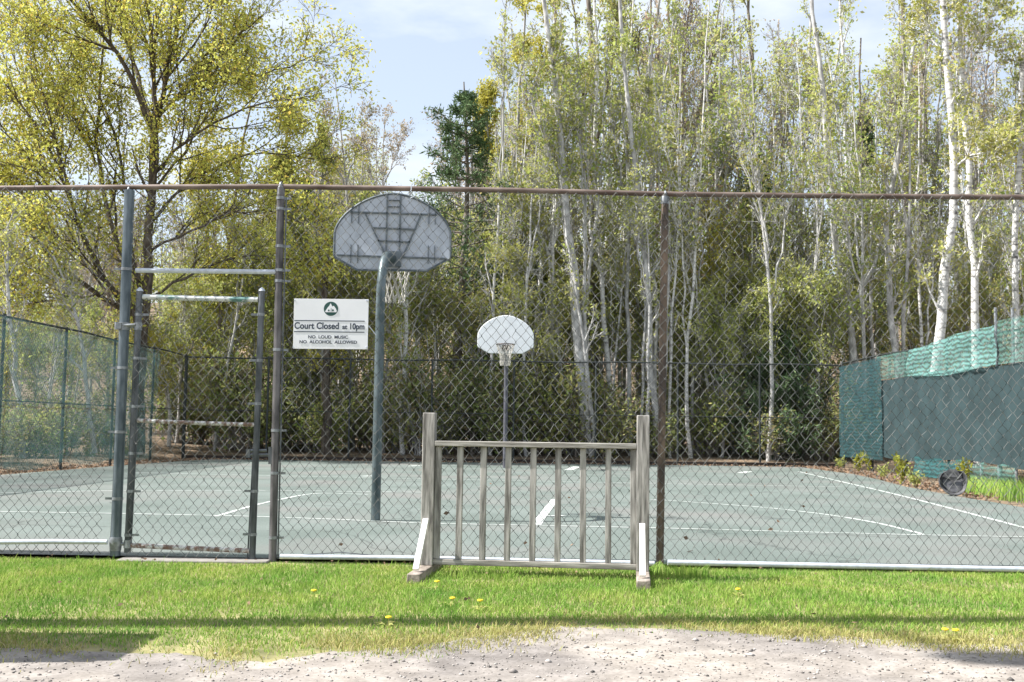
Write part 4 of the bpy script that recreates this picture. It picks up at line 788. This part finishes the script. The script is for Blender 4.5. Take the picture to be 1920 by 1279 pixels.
conifer(gp(1630, 45), 14.0, 2.2, 46, 'slim evergreen among the birches on the right', z0=.25)

# --- prototypes for the woods behind, copied as individual trees
def proto(name, h, r, seed, spec, bark, leaf, label, group, fork=3, spreadx=.10):
    rng = np.random.default_rng(seed); base = Vector((0, 0, 0))
    main = [(0, 0, -.2)]; x = y = 0
    for i in range(1, 9): x += rng.normal(0, .030 * h / 8 * 3); y += rng.normal(0, .030 * h / 8 * 3); main.append((x, y, h * i / 8))
    limbs = [([Vector(p) for p in main], r, r * .2)]
    for k in range(fork):
        t = rng.uniform(.3, .6); i = int(t * 8); p = Vector(main[i]); a = rng.uniform(0, 6.28); q = [p]; d = Vector((math.cos(a), math.sin(a), 0))
        for j in range(1, 5): q.append(p + d * (spreadx * h * (j / 4) ** .8) + Vector((0, 0, h * (.97 - t) * rng.uniform(.85, 1) * j / 4)))
        limbs.append((q, r * .5, r * .12))
    return make_tree(name, base, limbs, spec, bark, leaf, label, group=group, seed=seed)
gA = 'slender leafing trees deep in the woods'; gB = 'bare twiggy trees deep in the woods'; gC = 'pale-barked trees deep in the woods'; gD = 'low leafy understorey trees behind the far fence'; gE = 'scrubby bushes along the outside of the court fences'
wood_spec = dict(levels=[(12, .25, 1, R(18), R(45), 2.2, 5, .14, .12, False), (7, .2, 1, R(20), R(50), .6, 4, .08, .18, True), (6, .2, 1, R(20), R(60), .6, 3, .02, .22, True)], leaf_n=3, leaf=.105, spread=.18, rmin=.008, keep=.5)
LA = 'slender grey tree with thin young leaves deep in the woods'; LB = 'bare twiggy reddish tree deep in the woods'; LC = 'pale-barked thin tree with sparse leaves deep in the woods'; LD = 'low leafy olive tree of the understorey behind the far fence'; LE = 'scrubby brown-green bush outside the court fence'
protos = [proto('woodland_tree', 16, .15, 61, wood_spec, GR, M['leaf_olive'], LA, gA), proto('woodland_tree', 16, .14, 62, wood_spec, GR, M['leaf_fresh'], LA, gA), proto('woodland_tree', 16, .15, 65, wood_spec, BR, M['leaf_fresh'], LA, gA, 4),
          proto('bare_tree', 16, .14, 63, low(wood_spec, keep=.35), GR, M['leaf_bud'], LB, gB, 4), proto('bare_tree', 16, .14, 66, low(wood_spec, keep=.4, leaf=.10), BR, M['leaf_bud'], LB, gB, 4),
          proto('birch_tree', 16, .12, 64, low(wood_spec, keep=.55, leaf=.11), PA, M['leaf_fresh'], LC, gC, 2, .06), proto('birch_tree', 16, .11, 67, low(wood_spec, keep=.5, leaf=.11), BI, M['leaf_fresh'], LC, gC, 1, .05)]
us = dict(levels=[(9, .1, 1, R(25), R(70), 1.6, 5, .10, .15, False), (7, .2, 1, R(20), R(60), .5, 4, .05, .2, True), (6, .2, 1, R(20), R(60), .55, 3, 0, .25, True)], leaf_n=3, leaf=.11, spread=.16, rmin=.007, keep=1.0)
unders = [proto('understorey_tree', 7, .07, 71, us, GR, M['leaf_olive'], LD, gD, 5, .22), proto('understorey_tree', 7, .07, 72, us, BR, M['leaf_gold'], LD, gD, 5, .22), proto('understorey_tree', 7, .07, 73, low(us, keep=.8), GR, M['leaf_fresh'], LD, gD, 5, .22)]
bs = dict(levels=[(8, .1, 1, R(15), R(60), .8, 4, .08, .18, False), (8, .2, 1, R(20), R(60), .6, 3, .03, .22, True)], leaf_n=5, leaf=.10, spread=.15, rmin=.006, keep=.8)
def bush_proto(seed, leaf, bark):
    rng = np.random.default_rng(seed); limbs = []
    for k in range(10):
        a = rng.uniform(0, 6.28); l = rng.uniform(.4, 1.1); h = rng.uniform(1.2, 2.3); d = Vector((math.cos(a), math.sin(a), 0)); p = d * .15
        limbs.append(([p, p + d * l * .3 + Vector((0, 0, h * .5)), p + d * l + Vector((0, 0, h))], .022, .007))
    return make_tree('bush', Vector((0, 0, 0)), limbs, bs, bark, leaf, LE, 'bush', gE, seed)
bushes = [bush_proto(81, M['leaf_scrub'], BR), bush_proto(82, M['leaf_scrub'], GR), bush_proto(83, M['leaf_olive'], BR)]
gF = 'thin saplings and stems just behind the far fence'; LF = 'thin pale sapling stem standing just behind the far fence'
sap = dict(levels=[(12, .3, 1, R(18), R(45), 1.3, 5, .12, .14, False), (7, .2, 1, R(20), R(55), .5, 4, .05, .2, True), (3, .2, 1, R(20), R(60), .5, 3, 0, .25, True)], leaf_n=3, leaf=.10, spread=.14, rmin=.0065, keep=.5)
saps = [proto('sapling', 11, .065, 75, sap, PA, M['leaf_fresh'], LF, gF, 1, .07), proto('sapling', 11, .055, 76, sap, BI, M['leaf_olive'], LF, gF, 1, .05), proto('sapling', 11, .06, 77, low(sap, keep=.4), GR, M['leaf_bud'], LF, gF, 2, .08), proto('sapling', 11, .07, 78, low(sap, keep=.6), PA, M['leaf_olive'], LF, gF, 2, .09)]
rw = random.Random(12); used = set()
def place(pr, px, Y, h, h0, fat=1.0):
    p = gp(px, Y); s = h / h0; sx_ = (s ** .6) * fat * rw.uniform(.85, 1.15)
    o = pr; tilt = (rw.gauss(0, .05), rw.gauss(0, .055))
    if id(pr) in used:
        c = copy_tree(pr, p, (sx_, sx_, s), rw.uniform(0, 6.28)); c.rotation_euler.x, c.rotation_euler.y = tilt; return c
    used.add(id(pr)); pr.location = p; pr.scale = (sx_, sx_, s); pr.rotation_euler.z = rw.uniform(0, 6.28); return pr
def top_h(px, Y, py): p = at(px, py, Y); return max(2.0, p.z - float(gz(p.x, Y)))
# tall woods right of the pine
for i in range(26):
    px = 900 + 1300 * (i + rw.random()) / 26; Y = rw.choice([rw.uniform(38, 44), rw.uniform(44, 54), rw.uniform(52, 66)])
    py = rw.uniform(-160, 120) if px > 960 else rw.uniform(-60, 160)
    place(rw.choices(protos, (3, 4, 2, 1, 1, 4, 4))[0], px, Y, top_h(px, Y, py), 16, 1.0)
# lower, paler trees under the open sky
for i in range(20):
    px = 540 + 230 * (i + rw.random()) / 20 if i < 15 else rw.uniform(880, 980); Y = rw.uniform(44, 62); place(rw.choice([protos[3], protos[4], protos[0], protos[5]]), px, Y, top_h(px, Y, rw.uniform(230, 330) if px < 790 else rw.uniform(160, 280)), 16, .9)
# woods behind the maple
for i in range(16):
    px = -420 + 960 * (i + rw.random()) / 16; Y = rw.uniform(42, 64); place(rw.choice([protos[3], protos[4], protos[2]]), px, Y, top_h(px, Y, rw.uniform(290, 470)), 16, .9)
for n_, a_, b_, t0_, t1_ in ((30, 915, 1310, -60, 320), (27, 1330, 1930, 40, 340), (18, 290, 850, 300, 480), (10, -60, 300, 430, 600)):
    for i in range(n_):
        px = a_ + (b_ - a_) * (i + rw.random()) / n_; Y = rw.uniform(32.5, 39); place(rw.choices(saps, (3, 4, 1, 2))[0], px, Y, top_h(px, Y, rw.uniform(t0_, t1_)), 11, 1.0)
# understorey just behind the far fence
for i in range(30):
    px = 300 + 1230 * (i + rw.random()) / 30; Y = rw.uniform(34, 41); py = rw.uniform(340, 570)
    place(rw.choices(unders, (5, 1.3, 3))[0], px, Y, top_h(px, Y, py), 7, .9)
for i in range(8):
    px = 1620 + 420 * (i + rw.random()) / 8; Y = rw.uniform(33, 40); place(rw.choices(unders, (3, 3, 1))[0], px, Y, top_h(px, Y, rw.uniform(330, 560)), 7, .75)
for i in range(9):
    px = -250 + 520 * (i + rw.random()) / 9; Y = rw.uniform(33, 42); place(rw.choices(unders, (4, 1, 2))[0], px, Y, top_h(px, Y, rw.uniform(520, 640)), 7, .9)
for i in range(9):
    px = 1290 + 270 * (i + rw.random()) / 9; Y = rw.uniform(33.5, 38); place(unders[2], px, Y, top_h(px, Y, rw.uniform(430, 600)), 7, .9)
# bushes
for i in range(46):
    px = 330 + 1300 * (i + rw.random()) / 46; Y = rw.uniform(32.6, 37.5); place(rw.choices(bushes, (4, 3, 1))[0], px, Y, rw.uniform(1.6, 3.4), 2.2, 1.1)
for i in range(14):
    Y = 17 + 15 * (i + rw.random()) / 14; x = -11.6 - rw.uniform(0, 2.5); pr = rw.choice(bushes); h = rw.uniform(.8, 1.7); copy_tree(pr, (x, Y, float(gz(x, Y)) - .05), (1, 1, h / 2.2), rw.uniform(0, 6.28))
for i in range(10):
    Y = 18 + 13 * (i + rw.random()) / 10; x = 11.2 + rw.uniform(0, 2.5); pr = rw.choice(bushes); h = rw.uniform(1.4, 2.6); copy_tree(pr, (x, Y, float(gz(x, Y)) - .05), (1, 1, h / 2.2), rw.uniform(0, 6.28))
# far hillside woods that read as one mass
rng = np.random.default_rng(91); nf = 420; fx_ = rng.uniform(-75, 75, nf); fy_ = rng.uniform(66, 105, nf); fh = rng.uniform(7, 11, nf)
fh = np.where((fx_ / fy_ > -.22) & (fx_ / fy_ < -.05), fh * .75, fh)
base = np.stack([fx_, fy_, gz(fx_, fy_) - .2], -1); P = base[:, None] + np.linspace(0, 1, 5)[None, :, None] * np.stack([rng.normal(0, .4, nf), rng.normal(0, .4, nf), fh], -1)[:, None]
Rd = np.full((nf, 5), .12) * np.linspace(1, .3, 5)
b1, r1 = spawn(rng, P, Rd, 14, .2, 1, R(20), R(50), .3, 4, .15, .15, rmin=.02); b2, r2 = spawn(rng, b1, r1, 6, .2, 1, R(20), R(60), .6, 3, .1, .2, rmin=.016)
wv, wq = join([tubes(P, Rd, 5), tubes(b1, r1, 3), tubes(b2, r2, 3)]); fw = np_mesh('far_woods', wv, wq, GR); tag(fw, kind='stuff')
C = along(rng, b2, 2, .2, 1, .25); lv, lq = leaves(rng, C, .24, .6); tag(np_mesh('far_foliage', lv, lq, M['leaf_olive']), kind='stuff')

# ------------------------------------------------------------------ litter, weeds, dandelions
rng = np.random.default_rng(17); pts = []
a = rng.uniform(0, 1, 1900); pts.append(np.stack([-9.3 + 18.6 * a, 31.1 + rng.normal(0, .28, 1900), np.zeros(1900)], -1))
yy = rng.uniform(17, 31, 1500); ed = np.interp(yy, [p[1] for p in re_[::-1]], [p[0] for p in re_[::-1]]); pts.append(np.stack([ed + np.abs(rng.normal(.15, .45, 1500)), yy, np.zeros(1500)], -1))
yy = rng.uniform(12, 31, 2200); pts.append(np.stack([leftX(yy) - np.abs(rng.normal(0, .5, 2200)) + .05, yy, np.zeros(2200)], -1))
yy = rng.uniform(9, 31, 40); pts.append(np.stack([rng.uniform(-8.5, 7.5, 40), yy, np.zeros(40)], -1))
C = np.concatenate(pts); C[:, 2] = np.maximum(gz(C[:, 0], C[:, 1]), 0) + .008 + .02 * rng.random(len(C))
nl = 130; C2 = np.stack([rng.uniform(-4, 4, nl), np.where(rng.random(nl) < .5, rng.uniform(8.0, 8.5, nl), rng.uniform(5.4, 8.4, nl)), rng.uniform(-.012, .012, nl)], -1)
lv, lq = join([leaves(rng, C, .06, .7, flat=.75), leaves(rng, C2, .028, .7, flat=.85)]); tag(np_mesh('leaf_litter', lv, lq, M['litter']), kind='stuff')
def weed(seed, h, leaf):
    rng = np.random.default_rng(seed); limbs = []
    for k in range(9):
        a = rng.uniform(0, 6.28); d = Vector((math.cos(a), math.sin(a), 0)); l = rng.uniform(.08, .28); hh = h * rng.uniform(.5, 1)
        limbs.append(([d * .03, d * l * .4 + Vector((0, 0, hh * .6)), d * l + Vector((0, 0, hh))], .006, .003))
    return make_tree('weed', Vector((0, 0, 0)), limbs, dict(levels=[(6, .15, 1, R(25), R(60), .16, 3, .1, .2, False)], leaf_n=4, leaf=.085, spread=.03, rmin=.003), M['leaf_weed'], leaf, 'yellow-green leafy weed', 'weed', 'weeds along the foot of the fences', seed)
wp = [weed(101, .75, M['leaf_weed']), weed(102, .5, M['leaf_fresh'])]
wl = [((1610, 884), 0.72, 'tall yellow-green weed under the corner of the dark windscreen'), ((1655, 897), 0.58, 'low yellow weed left of the bushy one'), ((1690, 908), 0.83, 'bushy yellow-green weed left of the teal net strip'), ((1716, 912), 0.61, 'small yellow weed before the teal net strip'), ((1806, 916), 0.76, 'bright weed sprouting behind the black tub'),
      ((1575, 878), 0.58, 'dull weed at the far right corner post'), ((1628, 882), 0.65, 'weed behind the low yellow one'), ((170, 862), .8, 'green weed under the left teal netting'), ((110, 864), .6, 'small weed nearer the left edge under the teal netting'), ((232, 858), .7, 'weed beside the thick gate post under the teal netting')]
for i, ((x, y), s, lb) in enumerate(wl):
    p = gnd(x, y); pr = wp[i % 2]
    if i < 2: pr.location = p; pr.scale = (s, s, s); pr['label'] = lb
    else: copy_tree(pr, p, (s, s, s), i * 1.3, lb)
# a tuft of long grass at the right edge and at the barricade foot
def tuft(name, x0, x1, y0, y1, n, h, seed, kind='stuff'):
    r = np.random.default_rng(seed); X = r.uniform(x0, x1, n); Y = r.uniform(y0, y1, n)
    return tag(blades(name, X, Y, np.maximum(gz(X, Y), -.03), h * r.uniform(.4, 1, n), np.full(n, .012 if h > .15 else .006), M['grass'], .8, seed), kind=kind)
q = gnd(1890, 935); tuft('long_grass', q.x - .15, q.x + 1.7, q.y - 1.2, q.y + 2.2, 2600, .34, 31)
q = gnd(1255, 1078); tuft('long_grass', q.x - .13, q.x + .28, q.y - .05, q.y + .25, 500, .10, 32)
q = gnd(835, 1080); tuft('long_grass', q.x - .08, q.x + .5, q.y - .02, q.y + .15, 260, .08, 33)
# dandelions
def dandelion(p, seed, label):
    r = random.Random(seed); d = empty('dandelion', p, label, 'flower', 'dandelions on the verge'); b = MB(); h = r.uniform(.045, .06)
    top = Vector(p) + Vector((r.uniform(-.01, .01), r.uniform(-.01, .01), h))
    MB().tube([p, top], .0018, 5).build('stem', M['leaf_fresh'], d)
    k = 14; b.quadstrip([[top + Vector((math.cos(2 * math.pi * i / k) * q, math.sin(2 * math.pi * i / k) * q, z)) for i in range(k)] for q, z in ((.004, -.003), (.015 + .003, .003), (.016, .009), (.006, .011))]); b.build('flower_head', M['petal'], d)
    b = MB()
    for i in range(7):
        a = r.uniform(0, 6.28); l = r.uniform(.05, .09); dv = Vector((math.cos(a), math.sin(a), 0)); sv = Vector((-dv.y, dv.x, 0)) * .009; o = Vector(p)
        n = len(b.v); b.v += [o, o + dv * l * .5 + sv + Vector((0, 0, .025)), o + dv * l + Vector((0, 0, .02)), o + dv * l * .5 - sv + Vector((0, 0, .025))]; b.f.append((n, n + 1, n + 2, n + 3))
    b.build('leaf_rosette', M['leaf_fresh'], d)
for i, (x, y, lb) in enumerate([(818, 1108, 'dandelion just in front of the barricade, left part'), (846, 1138, 'dandelion on the verge between two others below the barricade'), (897, 1146, 'brightest dandelion at the shadow stripe below the barricade'), (728, 1176, 'dandelion nearest the gravel left of the barricade'), (1386, 1120, 'lone dandelion right of the barricade near the fence'), (1772, 1202, 'dandelion at the gravel edge near the right side'), (1790, 1204, 'second dandelion at the right gravel edge, right of the first'), (590, 1124, 'small dandelion below the court sign on the verge')]):
    dandelion(gnd(x, y, -.022), i, lb)
